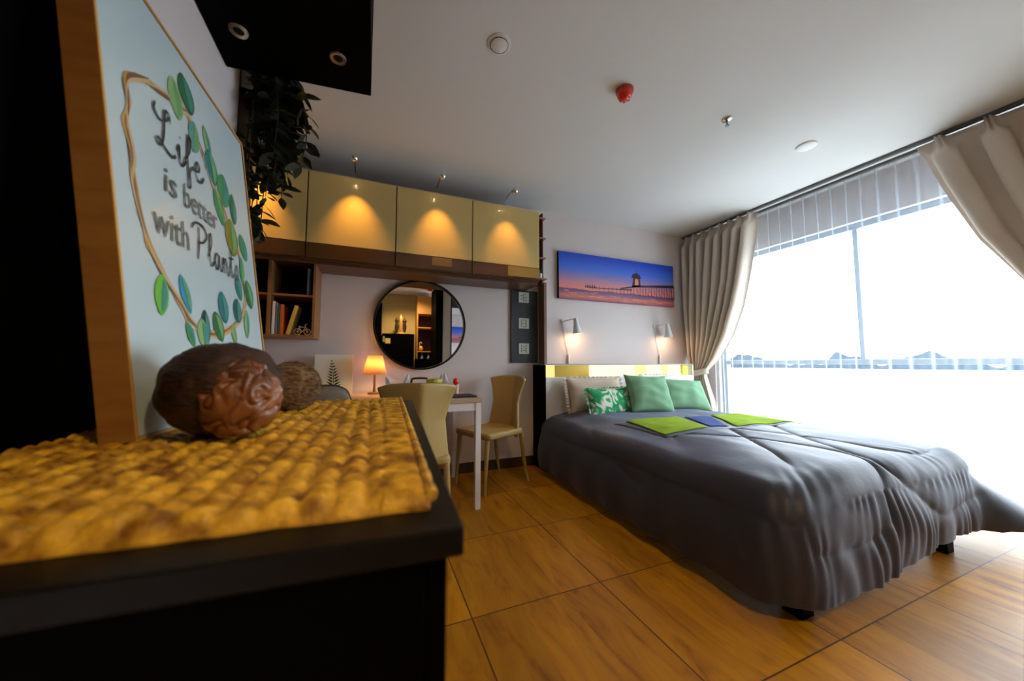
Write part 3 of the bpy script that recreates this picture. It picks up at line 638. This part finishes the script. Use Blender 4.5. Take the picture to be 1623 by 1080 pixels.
for s_ in seams:
    c_ = crom(s_, 1); L_ = crom(s_, 40); SP += L_
kd = KDTree(len(SP))
for i, q in enumerate(SP): kd.insert(q, i)
kd.balance()
RC = .13; PX0, PX1, PY0, PY1 = 1.47, 3.05, .845, 2.84
per = []
def seg(a, b_, n_): return [(lerp(a[0], b_[0], i/n_), lerp(a[1], b_[1], i/n_)) for i in range(n_)]
left = [(p_, (-1, 0)) for p_ in seg((PX0, PY1), (PX0, PY0+RC), 170)]
c1 = [((PX0+RC-RC*cos(t), PY0+RC-RC*sin(t)), (-cos(t), -sin(t))) for t in [i*pi/2/24 for i in range(24)]]
foot = [(p_, (0, -1)) for p_ in seg((PX0+RC, PY0), (PX1-RC, PY0), 220)]
c2_ = [((PX1-RC+RC*sin(t), PY0+RC-RC*cos(t)), (sin(t), -cos(t))) for t in [i*pi/2/24 for i in range(24)]]
right = [(p_, (1, 0)) for p_ in seg((PX1, PY0+RC), (PX1, PY1), 120)]+[((PX1, PY1), (1, 0))]
per = left+c1+foot+c2_+right
def ztop(x, y):
    z = .532-.055*sstep(1.95, 1.47, x)**1.5-.02*sstep(2.85, 3.05, x)-.012*sstep(1.15, .85, y)
    return z+.010*noise.noise(Vector((x*1.7, y*1.7, 1)))
def puff(p_):
    _, _, d = kd.find(p_); g = .016*(1-exp(-(d/.014)**1.3))+.013*(1-exp(-(d/.09)**1.5))-.006
    w_ = .0045*noise.noise(Vector((p_.x*9, p_.y*5, p_.z*5)))
    return g+w_, d
NT, NS = 110, 60
bm = B(); grid = []
arc = 0; prev = None
for (x, y), (nx_, ny_) in per:
    if prev: arc += sqrt((x-prev[0])**2+(y-prev[1])**2)
    prev = (x, y)
    sy = min(2.80, max(1.55, y)); row = []
    cornerL = exp(-((x-PX0)**2+(y-PY0)**2)/.05); flareR = sstep(0, .9, nx_*1.0)*lerp(.10, .33, sstep(2.2, .85, y)); 
    footw = sstep(.0, .7, -ny_)
    for i in range(NT):
        t = 1-(1-i/NT)**1.6; X_ = lerp(2.26, x, t); Y_ = lerp(sy, y, t); e = sqrt((X_-x)**2+(Y_-y)**2); z = ztop(X_, Y_); r_ = .10
        if e < r_: z -= r_-sqrt(max(0, r_*r_-(r_-e)**2))
        p_ = Vector((X_, Y_, z)); g, d = puff(p_)
        k = sstep(.16, .0, e); nrm = Vector((nx_*k, ny_*k, 1-.6*k)).normalized()
        wr = .0045*sin(arc*75+7*noise.noise(Vector((arc*5, 1, e*3))))*footw*sstep(.26, .02, e)*(.15+.85*exp(-d/.07))*max(0, .4+1.6*noise.noise(Vector((arc*2.3, 8, e*2))))
        row.append(p_+nrm*(g+wr))
    zt = ztop(x, y)-.10; hem = lerp(.07, .085+.055*sstep(1.8, 2.6, x), footw) if nx_ < .3 else lerp(.14, .17, nx_)
    hem += .012*noise.noise(Vector((arc*3, 2, 2)))
    for j in range(NS+1):
        t = j/NS; z = lerp(zt, hem, t); off = flareR*t**1.1+.03*sin(pi*t*.9)*(1-.3*footw)+.012*t
        rip = (.016*sin(arc*21+2.5*noise.noise(Vector((arc*2, 3, 0))))*t**1.3*(.4+.6*(1-footw))
               + footw*(.0075*sin(arc*98+8*noise.noise(Vector((arc*4, 7, z*3))))*max(.1, .4+1.5*noise.noise(Vector((arc*3, z*5, 9))))+.007*sin(arc*37+z*11+3*noise.noise(Vector((arc*2, z*3, 3))))*t))
        p_ = Vector((x+nx_*off, y+ny_*off, z)); g, d = puff(Vector((x+nx_*.02, y+ny_*.0, z)))
        rip *= (.55+.8*exp(-d/.07))
        row.append(p_+Vector((nx_, ny_, 0))*(g+rip))
    grid.append([bm.verts.new(q) for q in row])
for a, c in zip(grid, grid[1:]):
    for i in range(len(a)-1): bm.faces.new((a[i], c[i], c[i+1], a[i+1]))
cm = obj('comforter', bm, M_com, smooth=True, angle=180, solid=.012); tag(cm, 'quilted charcoal grey comforter draped over the bed down to the floor', 'comforter')
# bed runner patches
rn = thing('bed_runner', 'charcoal runner with lime green and blue squares across the bed below the pillows', 'runner', (2.4, 1.9, .56))
def patch(quad, lift):
    bm = B()
    def f(u, v):
        x = lerp(lerp(quad[0][0], quad[1][0], u), lerp(quad[3][0], quad[2][0], u), v); y = lerp(lerp(quad[0][1], quad[1][1], u), lerp(quad[3][1], quad[2][1], u), v)
        z = ztop(x, y); g, d = puff(Vector((x, y, z))); return Vector((x, y, z+max(g, .014)+lift+.004))
    return surf(bm, f, 30, 16)
obj('runner_cloth', patch([(1.70, 1.66), (3.03, 1.63), (3.03, 2.08), (1.70, 2.15)], 0), M_com, rn, smooth=True, solid=.006, angle=180)
obj('lime_square', patch([(1.74, 1.70), (2.10, 1.69), (2.26, 2.08), (1.79, 2.12)], .008), M_lime, rn, smooth=True, solid=.004, angle=180)
obj('blue_square', patch([(2.16, 1.71), (2.32, 1.70), (2.54, 2.02), (2.32, 2.06)], .008), M_blue, rn, smooth=True, solid=.004, angle=180)
obj('lime_square', patch([(2.38, 1.68), (3.02, 1.66), (3.00, 2.02), (2.62, 2.06)], .008), M_lime, rn, smooth=True, solid=.004, angle=180)
# pillows
def pillow(name, label, c, w, h, t, yaw, lean, roll, m_, group=None, flange=0, tassel=False):
    o = thing(name, label, 'pillow' if 'pillow' in name else 'cushion', c, 0, group or {'pillow': 'pillows against the headboard', 'leaf_print_cushion': 'leaf print cushions', 'green_cushion': 'green cushions on the bed'}[name])
    R_ = Matrix.Translation(Vector(c)) @ Matrix.Rotation(yaw, 4, 'Z') @ Matrix.Rotation(lean, 4, 'X') @ Matrix.Rotation(roll, 4, 'Y')
    bm = B()
    for sd in (1, -1):
        def f(u, v):
            a, b2 = 2*u-1, 2*v-1; pin = 1-.10*(1-abs(a)**2)*abs(b2)**3; pin2 = 1-.10*(1-abs(b2)**2)*abs(a)**3
            th = (max(0, 1-abs(a)**2.6)*max(0, 1-abs(b2)**2.6))**.5
            wr = .012*noise.noise(Vector((a*2.5+c[0]*7, b2*2.5, sd)))*th
            return Vector((a*w/2*pin2, -sd*(t/2*th+wr), h/2+b2*h/2*pin))
        surf(bm, f, 28, 28)
    if flange:
        def f2(u, v):
            an = 2*pi*u; q = Vector((cos(an), 0, sin(an))); s_ = 1/max(abs(q.x), abs(q.z)); q *= s_*(.98+flange*v)
            return Vector((q.x*w/2, .010*sin(an*44)*v, h/2+q.z*h/2))
        surf(bm, f2, 220, 3)
    bmesh.ops.remove_doubles(bm, verts=bm.verts[:], dist=1e-4); bm.transform(R_)
    obj('cover', bm, m_, o, smooth=True, angle=180)
    return o, R_
leafm = bpy.data.materials.new('leaf_print_cotton'); leafm.use_nodes = True; N = leafm.node_tree.nodes; L = leafm.node_tree.links; p = N['Principled BSDF']; p.inputs['Roughness'].default_value = .9
tc = N.new('ShaderNodeTexCoord'); wv = N.new('ShaderNodeTexVoronoi'); wv.inputs['Scale'].default_value = 7; wv.feature = 'F1'; ns = N.new('ShaderNodeTexNoise'); ns.inputs['Scale'].default_value = 6; ns.inputs['Distortion'].default_value = 3; ns.inputs['Detail'].default_value = 1
r = N.new('ShaderNodeValToRGB'); r.color_ramp.interpolation = 'CONSTANT'; E = r.color_ramp.elements
E[0].position = 0; E[0].color = (.02, .33, .12, 1); E[1].position = .47; E[1].color = (.12, .50, .26, 1); e = E.new(.52); e.color = (.72, .68, .60, 1)
L.new(tc.outputs['Object'], ns.inputs[0]); L.new(ns.outputs[0], r.inputs[0]); L.new(r.outputs[0], p.inputs['Base Color'])
pillow('pillow', 'cream pillow with ruffled edge at the left, against the headboard', (2.0, 2.74, .535), .62, .33, .15, 0, radians(-16), 0, M_cream, flange=.10)
pillow('pillow', 'white pillow behind the right green cushion, against the headboard', (2.88, 2.76, .535), .60, .35, .15, 0, radians(-16), 0, M_wcot, flange=.08)
pillow('leaf_print_cushion', 'palm leaf print cushion at the left, in front of the cream pillow', (2.00, 2.52, .54), .50, .25, .12, radians(4), radians(-22), 0, leafm, flange=.06)
pillow('leaf_print_cushion', 'leaf print cushion peeking out at the right behind the right green cushion', (3.02, 2.62, .54), .48, .27, .12, 0, radians(-20), 0, leafm)
pillow('green_cushion', 'left plain green square cushion, tallest on the bed', (2.36, 2.42, .545), .46, .37, .15, radians(-6), radians(-24), radians(3), M_green)
pillow('green_cushion', 'right plain green square cushion leaning lower toward the curtain', (2.84, 2.46, .545), .50, .34, .15, radians(-10), radians(-32), radians(4), M_green)

# ------------------------------------------------------------ curtains
def curtain(name, label, yw, ytab, ties, npl, X=3.60):
    t_ = thing(name, label, 'curtain', (X, (ties[0]+ties[1])/2, 0), 0, 'beige curtains')
    bm = B()
    def f(u, v):
        z = lerp(.02, 2.555, v); a = interp(z, yw); c = interp(z, ytab); sq = abs(a-c)
        s_ = u; ph = 2*pi*npl*s_; am = min(.078, 1.2*sq/npl*.8)
        hd = sstep(2.40, 2.50, z)
        ph += .5*noise.noise(Vector((u*5, z*.5, X))); wave = -cos(ph); pinch = 1.2*max(0, -cos(ph))**5*(.72+.28*cos(ph*9))-.4
        off = am*lerp(wave, pinch, hd)
        off += .024*noise.noise(Vector((u*9, z*1.3, 4)))*(1-hd)
        y = lerp(a, c, s_)+(c-a)/npl*.13*sin(2*ph)*(1-hd)*min(1, .02+sq/.5)+.010*noise.noise(Vector((u*11, z*1.1, 2)))*(1-hd)
        return Vector((X-off-.015*(1-hd), y, z))
    surf(bm, f, npl*40, 90)
    obj('drape', bm, M_cur, t_, smooth=True, angle=180, solid=.004)
    zt = .88; a, c = interp(zt, yw), interp(zt, ytab); bm = B()
    cy = (a+c)/2; ry = abs(a-c)/2+.02
    surf(bm, lambda u, v: Vector((X-.01+0.062*cos(2*pi*u), cy+ry*sin(2*pi*u), zt-.035+.07*v-.03*sin(2*pi*u)*(1 if a > c else -1))), 48, 4)
    obj('tieback', bm, M_cur, t_, smooth=True, solid=.004, angle=180)
    bm = B()
    for k in range(npl):
        yk = lerp(interp(2.5, yw), interp(2.5, ytab), k/npl)
    return t_
curtain('curtain', 'beige pleated curtain tied back in the corner beside the bed', [(0, 3.09), (.8, 3.07), (.88, 3.05), (1.1, 3.09), (1.6, 3.12), (2.6, 3.12)],
        [(0, 2.72), (.55, 2.78), (.84, 2.87), (.90, 2.87), (1.05, 2.72), (1.30, 2.56), (1.6, 2.44), (1.9, 2.36), (2.25, 2.29), (2.6, 2.235)], (3.03, 2.87), 8)
curtain('curtain', 'beige pleated curtain sweeping down at the right edge of the window', [(0, .0), (.88, .08), (1.1, .04), (1.6, -.1), (2.6, -.2)],
        [(0, .38), (.55, .33), (.84, .26), (.90, .26), (1.05, .42), (1.43, .72), (1.8, .90), (2.2, 1.03), (2.6, 1.14)], (.08, .26), 6)
sh = B()
def fs(u, v):
    y = lerp(-.5, 2.86, u); z = lerp(.012, 2.55, v)
    bun = sstep(.5, .0, z)*sstep(1.15, .85, y)*sstep(.2, .5, y)
    am = lerp(.022, .012, sstep(2.3, 2.5, z))
    x = 3.70+1.4*am*sin(y*2*pi/.105+1.2*noise.noise(Vector((y*3, z*.25, 0))))+.012*noise.noise(Vector((y*13, z*.4, 3)))
    return Vector((x-.34*bun+.03*bun*sin(y*38), y, z))
surf(sh, fs, 760, 40)
so = obj('sheer_curtain', sh, M_sheer, smooth=True, angle=180); tag(so, 'sheer white voile curtain covering the bright window behind the beige curtains', 'curtain')
b = B(); box(b, 3.585, 3.615, -.6, D-.01, CZ-.022, CZ-.001); box(b, 3.70, 3.73, -.6, D-.01, CZ-.022, CZ-.001)
cr = obj('curtain_rail', b, mat('rail_grey', (.10, .11, .12), .5)); tag(cr, 'dark double curtain rail along the ceiling edge over the window', 'curtain rail')

# ------------------------------------------------------------ ceiling fittings
def disc(name, label, cat, c, prof, m_, n=40):
    bm = B(); lathe(bm, [(r_, -h) for r_, h in prof], (c[0], c[1], CZ), n=n); o = obj(name, bm, m_, smooth=True); return tag(o, label, cat) if label else o
t_ = thing('ceiling_plate', 'round flush white ceiling plate with a thin dark ring, nearest to the black cabinet', 'ceiling plate', (.551, 1.524, CZ))
bm = B(); lathe(bm, [(0, -.010), (.040, -.010), (.043, -.008), (.043, 0)], (.551, 1.524, CZ), n=40); obj('cover', bm, M_ceil, t_, smooth=True)
bm = B(); lathe(bm, [(.045, 0), (.045, -.006), (.058, -.004), (.060, 0)], (.551, 1.524, CZ), n=40); obj('ring', bm, M_white, t_, smooth=True)
bm = B(); lathe(bm, [(.0435, -.0005), (.0435, -.009), (.0455, -.009), (.0455, -.0005)], (.551, 1.524, CZ), n=40); obj('shadow_gap', bm, mat('gap_dark', (.05, .05, .05), .8), t_)
t_ = thing('fire_alarm', 'round red fire alarm sounder in the middle of the ceiling', 'alarm', (1.327, 1.522, CZ))
bm = B(); lathe(bm, [(0, -.018), (.046, -.018), (.050, -.012), (.050, 0)], (1.327, 1.522, CZ), n=40); obj('base', bm, mat('alarm_base', (.45, .04, .03), .4), t_, smooth=True)
bm = B(); lathe(bm, [(0, -.060), (.020, -.058), (.036, -.048), (.043, -.034), (.044, -.018), (0, -.018)], (1.327, 1.522, CZ), n=40); obj('dome', bm, M_red, t_, smooth=True)
bm = B(); 
for k in range(6): box(bm, 1.327-.003+.026*cos(k*pi/3), 1.327+.003+.026*cos(k*pi/3), 1.519+.026*sin(k*pi/3), 1.525+.026*sin(k*pi/3), CZ-.058, CZ-.050)
obj('sounder_slots', bm, mat('slot_dark', (.05, .003, .003), .5), t_)
t_ = thing('sprinkler', 'small chrome ceiling sprinkler to the right of the red alarm', 'sprinkler', (2.105, 1.463, CZ))
bm = B(); lathe(bm, [(.010, -.012), (.024, -.010), (.032, -.003), (.033, 0)], (2.105, 1.463, CZ), n=32); obj('escutcheon', bm, M_chrome, t_, smooth=True)
bm = B(); lathe(bm, [(0, -.045), (.013, -.045), (.013, -.042), (.004, -.040), (.004, -.015), (.009, -.012), (.009, 0)], (2.105, 1.463, CZ), n=20); obj('nozzle', bm, mat('nozzle_dark', (.12, .12, .12), .3, 1), t_, smooth=True)
disc('smoke_detector', 'flat white round smoke detector on the ceiling toward the window', 'detector', (2.903, 1.434), [(0, .020), (.045, .018), (.060, .010), (.064, 0)], mat('detector_white', (.85, .86, .88), .5))

# ------------------------------------------------------------ table
tb = thing('dining_table', 'white table with pale wood top standing below the round mirror', 'table', (0, 2.7, 0))
obj('tabletop', box(B(), -.85, .722, 2.325, 3.10, .722, .75), mat('pale_wood_top', (.55, .40, .26), .4), tb, bevel=.003)
b = B(); box(b, -.83, .70, 2.335, 2.36, .668, .722); box(b, -.83, .70, 3.065, 3.09, .668, .722); box(b, .685, .71, 2.36, 3.065, .668, .722); box(b, -.84, -.815, 2.36, 3.065, .668, .722)
obj('apron', b, M_whitem, tb)
for x, y in ((.678, 2.33), (.678, 3.05), (-.845, 2.33), (-.845, 3.05)): obj('leg', box(B(), x, x+.038, y, y+.038, 0, .722), M_whitem, tb, bevel=.002)
# dining chairs
def chair(label):
    c = thing('dining_chair', label, 'chair', (0, 0, 0), 0, 'tan chairs at the table')
    # seat
    bm = B()
    def rr(x0, x1, y0, y1, r_, n_=6):
        return [(cx_+r_*cos(a), cy_+r_*sin(a)) for cx_, cy_, a0 in ((x1-r_, y1-r_, 0), (x0+r_, y1-r_, 90), (x0+r_, y0+r_, 180), (x1-r_, y0+r_, 270)) for a in [radians(a0+i*90/n_) for i in range(n_+1)]]
    pts = [(x*(1+.06*y/.2), y) for x, y in rr(-.205, .205, -.21, .225, .05)]
    prism(bm, pts, .405, .455); obj('seat', bm, M_tan, c, smooth=True, bevel=.016)
    bm = B()
    def hw(z): return interp(z, [(.30, .165), (.45, .180), (.56, .165), (.67, .152), (.76, .175), (.84, .208), (.885, .215)])
    def back(side):
        def f(u, v):
            z = lerp(.38, .885, v)-0.012*(2*u-1)**2*(v > .9); w_ = hw(z); a = 2*u-1
            z2 = z-(.012*(abs(a)**6) if v > .97 else 0)
            return Vector((a*w_, -.245+.115*abs(a)**1.2-.055*max(0, (z-.42))/.46-side*.014, z2))
        return f
    surf(bm, back(0), 32, 36); obj('backrest', bm, M_tan, c, smooth=True, solid=.026, angle=180)
    for sx in (-1, 1):
        bm = B(); tube(bm, [(sx*.175, .19, .41), (sx*.185, .225, 0)], [.020, .011], 12); obj('leg', bm, M_tan, c, smooth=True)
        bm = B(); tube(bm, [(sx*.165, -.19, .42), (sx*.172, -.215, .2), (sx*.18, -.26, 0)], [.021, .016, .011], 12); obj('leg', bm, M_tan, c, smooth=True)
    return c
cA = chair('tan leather chair pushed in at the near side of the table, seen from behind')
cB = dup(cA, (.95, 2.80, 0), radians(112.5), 'tan leather chair at the right end of the table with its seat visible')
cA.location = (.255, 2.235, 0)
# taupe chair
tc_ = thing('taupe_chair', 'rounded taupe chair with dark piping left of the tan chair, only its back top showing', 'chair', (-.31, 2.10, 0))
bm = B(); prism(bm, [(-.31+.21*cos(a)*(abs(cos(a))**-.4 if abs(cos(a)) > .01 else 1), 2.10+.21*sin(a)*(abs(sin(a))**-.4 if abs(sin(a)) > .01 else 1)) for a in [2*pi*i/40+.01 for i in range(40)]], .40, .45)
obj('seat', bm, M_taupe, tc_, bevel=.01)
def bpt(u, z): return Vector((-.31+.225*(2*u-1), 1.875+.05*(2*u-1)**2, z))
def topz(a): return .882-.05*max(0, (abs(a)-.55)/.45)**2.2-.055*max(0, (abs(a)-.86)/.14)**2
bm = B(); surf(bm, lambda u, v: bpt(u, lerp(.44, topz(2*u-1), v)), 30, 12); obj('backrest', bm, M_taupe, tc_, smooth=True, solid=.022, angle=180)
bm = B(); tube(bm, [bpt(0, lerp(.44, topz(-1), t/6)) for t in range(6)]+[bpt(i/40, topz(2*i/40-1)) for i in range(41)]+[bpt(1, lerp(topz(1), .44, t/6)) for t in range(1, 7)], .009, 8); obj('piping', bm, M_pipe, tc_, smooth=True)
for sx in (-1, 1):
    for y_ in (1.93, 2.27): bm = B(); tube(bm, [(-.31+sx*.17, y_, .40), (-.31+sx*.19, y_, 0)], [.014, .009], 10); obj('leg', bm, M_pipe, tc_, smooth=True)

# ------------------------------------------------------------ things on the table
fc = thing('fern_canvas', 'small canvas with a green fern leaf standing on the table', 'picture', (-.27, 3.06, .75))
obj('canvas', box(B(), -.403, -.134, 3.05, 3.075, .751, 1.062), mat('pale_mint_canvas', (.78, .84, .74), .7), fc, bevel=.001)
bm = B(); yq = 3.0485
tube(bm, [(-.268, yq, .76), (-.27, yq, .90), (-.285, yq, 1.02)], [.002, .0016, .0006], 5)
for i in range(11):
    t = i/10; z = .775+.235*t; cx_ = -.268-.017*t**2; ln = .062*(1-t)**.75+.008
    for s_ in (-1, 1):
        d = Vector((s_*1, 0, .6)).normalized(); n_ = Vector((-d.z, 0, d.x)); p_ = Vector((cx_, yq, z)); w_ = .0085*(1-.5*t)
        bm.faces.new([bm.verts.new(q) for q in (p_, p_+d*ln*.4+n_*w_, p_+d*ln, p_+d*ln*.4-n_*w_)])
obj('fern_print', bm, mat('fern_ink', (.015, .075, .01), .8, spec=.05), fc)
tl = thing('table_lamp', 'lit table lamp with an orange glowing shade at the left of the mirror', 'lamp', (.030, 2.98, .75))
shm = bpy.data.materials.new('lamp_shade_fabric'); shm.use_nodes = True; N = shm.node_tree.nodes; p = N['Principled BSDF']; p.inputs['Base Color'].default_value = (.75, .48, .25, 1); p.inputs['Roughness'].default_value = .9
tr = N.new('ShaderNodeBsdfTranslucent'); tr.inputs[0].default_value = (1, .74, .46, 1); mx = N.new('ShaderNodeMixShader'); mx.inputs[0].default_value = .6
shm.node_tree.links.new(p.outputs[0], mx.inputs[1]); shm.node_tree.links.new(tr.outputs[0], mx.inputs[2]); shm.node_tree.links.new(mx.outputs[0], N['Material Output'].inputs[0])
bm = B(); lathe(bm, [(.088, .155), (.055, .305)], (.030, 2.98, .75), n=40); obj('lamp_shade', bm, shm, tl, smooth=True, solid=.0015)
bm = B(); lathe(bm, [(0, 0), (.05, 0), (.05, .012), (.010, .018), (.008, .2), (0, .2)], (.030, 2.98, .75), n=28); obj('base', bm, mat('lamp_wood', (.35, .16, .06), .5), tl, smooth=True)
bm = B(); blob(bm, (.030, 2.98, .985), (.02, .02, .028), lambda d: 1, 16, 10); obj('bulb', bm, emis('table_bulb', (1, .62, .28), 5), tl)
lamp('table_lamp_light', 'POINT', (.030, 2.98, .985), .8, (1, .50, .15), .03)
M_nap = mat('napkin_print', (.72, .70, .72), .8, var=(25, (.40, .40, .52), (1, 1, 1)))
def napkin(label, x, y, h, w, tilt):
    t_ = thing('folded_napkin', label, 'napkin', (x, y, .75), 0, 'folded napkins on the table'); bm = B()
    surf(bm, lambda u, v: Vector((x+(w*(1-v)**.8+.004)*cos(2*pi*u)*(1+.35*sin(4*pi*u))+tilt*v*v, y+(w*.7*(1-v)**.8+.004)*sin(2*pi*u), .751+h*v*(1+.12*sin(6*pi*u)*(1-v)))), 40, 14)
    obj('linen', bm, M_nap, t_, smooth=True, angle=180); return t_
napkin('grey-white pointed napkin beside the table lamp, curving left', .155, 2.72, .145, .05, -.05)
napkin('white patterned napkin folded upright between the table lamp and the yellow bowl', .235, 2.70, .165, .035, .03)
napkin('left peak of two white napkins behind the tan chair, beside the yellow bowl', .505, 2.70, .170, .028, .008)
napkin('right peak of two white napkins behind the tan chair, beside the red cup', .545, 2.70, .165, .035, -.012)
bo = thing('bowl', 'yellow-green bowl on the table between the napkins', 'bowl', (.445, 2.66, .75))
bm = B(); lathe(bm, [(0, 0), (.035, 0), (.04, .012), (.055, .07), (.060, .125), (.056, .125), (.05, .07), (.03, .02), (0, .018)], (.445, 2.66, .751), n=36); obj('vessel', bm, mat('yellow_green_glaze', (.48, .50, .05), .35), bo, smooth=True)
ty = thing('serving_tray', 'dark wooden tray with a raised handle behind the tan chair', 'tray', (.37, 2.78, .75))
obj('tray_base', box(B(), .27, .43, 2.74, 2.95, .751, .762), M_dark, ty)
bm = B(); tube(bm, crom([(.29, 2.75, .76), (.29, 2.75, .86), (.31, 2.75, .878), (.39, 2.75, .878), (.41, 2.75, .86), (.41, 2.75, .76)], 5), .008, 8); obj('handle', bm, M_dark, ty, smooth=True)
cu_ = thing('cup', 'small red and white cup at the right of the napkins', 'cup', (.612, 2.66, .75))
bm = B(); lathe(bm, [(0, 0), (.022, 0), (.026, .08), (.023, .08), (.02, .01), (0, .01)], (.612, 2.66, .751), n=28); obj('body', bm, mat('pink_white_glaze', (.75, .45, .40), .3), cu_, smooth=True)
bm = B(); blob(bm, (.612, 2.66, .855), (.022, .022, .026), lambda d: 1+.12*noise.noise(d*4), 20, 14); obj('red_top', bm, M_red, cu_, smooth=True)
pm = obj('placemat', box(B(), .46, .715, 2.42, 2.62, .751, .762), mat('navy_mat', (.025, .018, .05), .7), bevel=.003); tag(pm, 'dark purple folded placemat at the right corner of the table', 'placemat')

# ------------------------------------------------------------ behind the camera (seen in the round mirror)
wd_ = thing('wardrobe', 'grey wardrobe with a mirrored door, seen only in the round mirror', 'wardrobe', (2.5, -1.1, 0))
obj('carcass', box(B(), 1.34, 3.84, -1.40, -.82, 0, 2.56), mat('grey_carcass', (.20, .17, .14), .5), wd_)
obj('door', box(B(), 1.35, 1.50, -.82, -.80, .05, 2.54), mat('greige_door', (.25, .21, .16), .5), wd_)
for k in range(3):
    x0_ = 1.51+k*.775; d = obj('door', box(B(), x0_, x0_+.765, -.82, -.80, .05, 2.54), mat('door_black_edge', (.02, .02, .02), .4), wd_)
    if k == 0: obj('mirror_glass', box(B(), x0_+.02, x0_+.745, -.80, -.797, .10, 2.15), M_mirror, d)
    else: obj('front_panel', box(B(), x0_+.01, x0_+.755, -.80, -.797, .07, 2.52), mat('greige_door', (.25, .21, .16), .5), d)
obj('end_panel', box(B(), 1.20, 1.34, -1.40, -.80, 0, 2.56), M_black, wd_)
obj('door_1', box(B(), -.15, .20, -1.949, -1.90, 0, 2.35), M_black, kind='structure')
fr_ = thing('refrigerator', 'black refrigerator with a gold sculpture on top, seen in the round mirror', 'refrigerator', (.5, -1.6, 0))
obj('body', box(B(), .20, .84, -1.93, -1.35, 0, 1.62), M_black, fr_, bevel=.01)
obj('door', box(B(), .20, .84, -1.348, -1.31, .02, 1.10), M_black, fr_, bevel=.008)
obj('door', box(B(), .20, .84, -1.348, -1.31, 1.115, 1.62), M_black, fr_, bevel=.008)
obj('sticker', box(B(), .26, .36, -1.309, -1.307, 1.41, 1.52), mat('sticker_yellow', (.6, .5, .06), .5), fr_)
obj('sticker', box(B(), .21, .25, -1.309, -1.307, 1.44, 1.56), mat('sticker_grey', (.3, .3, .2), .5), fr_)
st_ = thing('sculpture', 'gold and brown upright figure sculpture on the black refrigerator', 'sculpture', (.58, -1.6, 1.62))
bm = B(); lathe(bm, [(0, 0), (.09, 0), (.08, .04), (.02, .07), (0, .07)], (.58, -1.6, 1.621), n=24); obj('plinth', bm, mat('sculpt_gold', (.7, .42, .12), .35, .5), st_, smooth=True)
for dx, m_, h in ((-.08, M_dark, .33), (0, mat('sculpt_gold', (.7, .42, .12), .35, .5), .40), (.08, M_dark, .32)):
    bm = B(); lathe(bm, [(0, 0), (.02, 0), (.045, .10), (.03, .2), (.05, h*.75), (.02, h*.9), (0, h)], (.58+dx, -1.6, 1.68), n=20); obj('figure', bm, m_, st_, smooth=True)
ts = thing('shelf_unit', 'tall orange lit shelf niche beside the refrigerator, seen in the round mirror', 'shelf', (1.1, -1.8, 0))
M_or = mat('orange_wood', (.50, .24, .05), .5)
b = B(); box(b, .92, .94, -1.94, -1.55, .0, 2.5); box(b, 1.30, 1.32, -1.94, -1.55, 0, 2.5)
for z in (1.25, 1.78, 2.10, 2.48): box(b, .94, 1.30, -1.94, -1.55, z, z+.02)
obj('frame', b, M_or, ts)
obj('upper_door', box(B(), .94, 1.30, -1.56, -1.545, 2.12, 2.48), M_or, ts); obj('back_panel', box(B(), .94, 1.30, -1.949, -1.94, .0, 2.48), M_dark, ts)
obj('lower_cabinet', box(B(), .92, 1.32, -1.94, -1.53, 0, 1.10), M_black, ts)
orn = thing('ornament', 'gold ornament in the orange shelf niche seen in the round mirror', 'ornament', (1.02, -1.65, 1.271)); bm = B(); blob(bm, (1.02, -1.65, 1.33), (.05, .04, .06), lambda d: 1+.2*noise.noise(d*2)); tube(bm, crom([(1.0, -1.65, 1.37), (.99, -1.65, 1.44), (1.02, -1.65, 1.47), (1.04, -1.65, 1.44)], 5), .014, 10)
obj('body', bm, mat('sculpt_gold', (.7, .42, .12), .35, .5), orn, smooth=True)
for x in (1.04, 1.18):
    t_ = thing('bottle', ('left' if x < 1.1 else 'right')+' dark bottle on the black cabinet below the orange niche, in the mirror', 'bottle', (x, -1.7, 1.1), 0, 'bottles on the black cabinet')
    bm = B(); lathe(bm, [(0, 0), (.03, 0), (.032, .06), (.01, .10), (.01, .145), (0, .145)], (x, -1.62, 1.101), n=20); obj('glass', bm, mat('bottle_glass', (.25, .3, .35), .1), t_, smooth=True)
el = thing('downlight', 'bright warm ceiling downlight near the entry, seen in the round mirror', 'ceiling light', (.73, -1.0, CZ))
bm = B(); lathe(bm, [(.07, 0), (.07, -.004), (.085, -.004), (.088, 0)], (.73, -1.0, CZ), n=36); obj('trim_ring', bm, M_white, el, smooth=True)
bm = B(); lathe(bm, [(0, -.002), (.07, -.002)], (.73, -1.0, CZ), n=36); obj('diffuser', bm, emis('downlight_diffuser', (1, .72, .30), 6), el)
lamp('downlight_light', 'SPOT', (.73, -1.0, CZ-.02), 26, (1, .70, .36), .07, (.73, -1.0, 0), 150, .6)
t_ = thing('alarm_sounder', 'dark red alarm on the entry ceiling, seen in the round mirror', 'alarm', (1.12, -1.1, CZ)); bm = B(); lathe(bm, [(0, -.06), (.035, -.05), (.05, -.02), (.05, 0)], (1.12, -1.1, CZ), n=28); obj('dome', bm, M_red, t_, smooth=True)
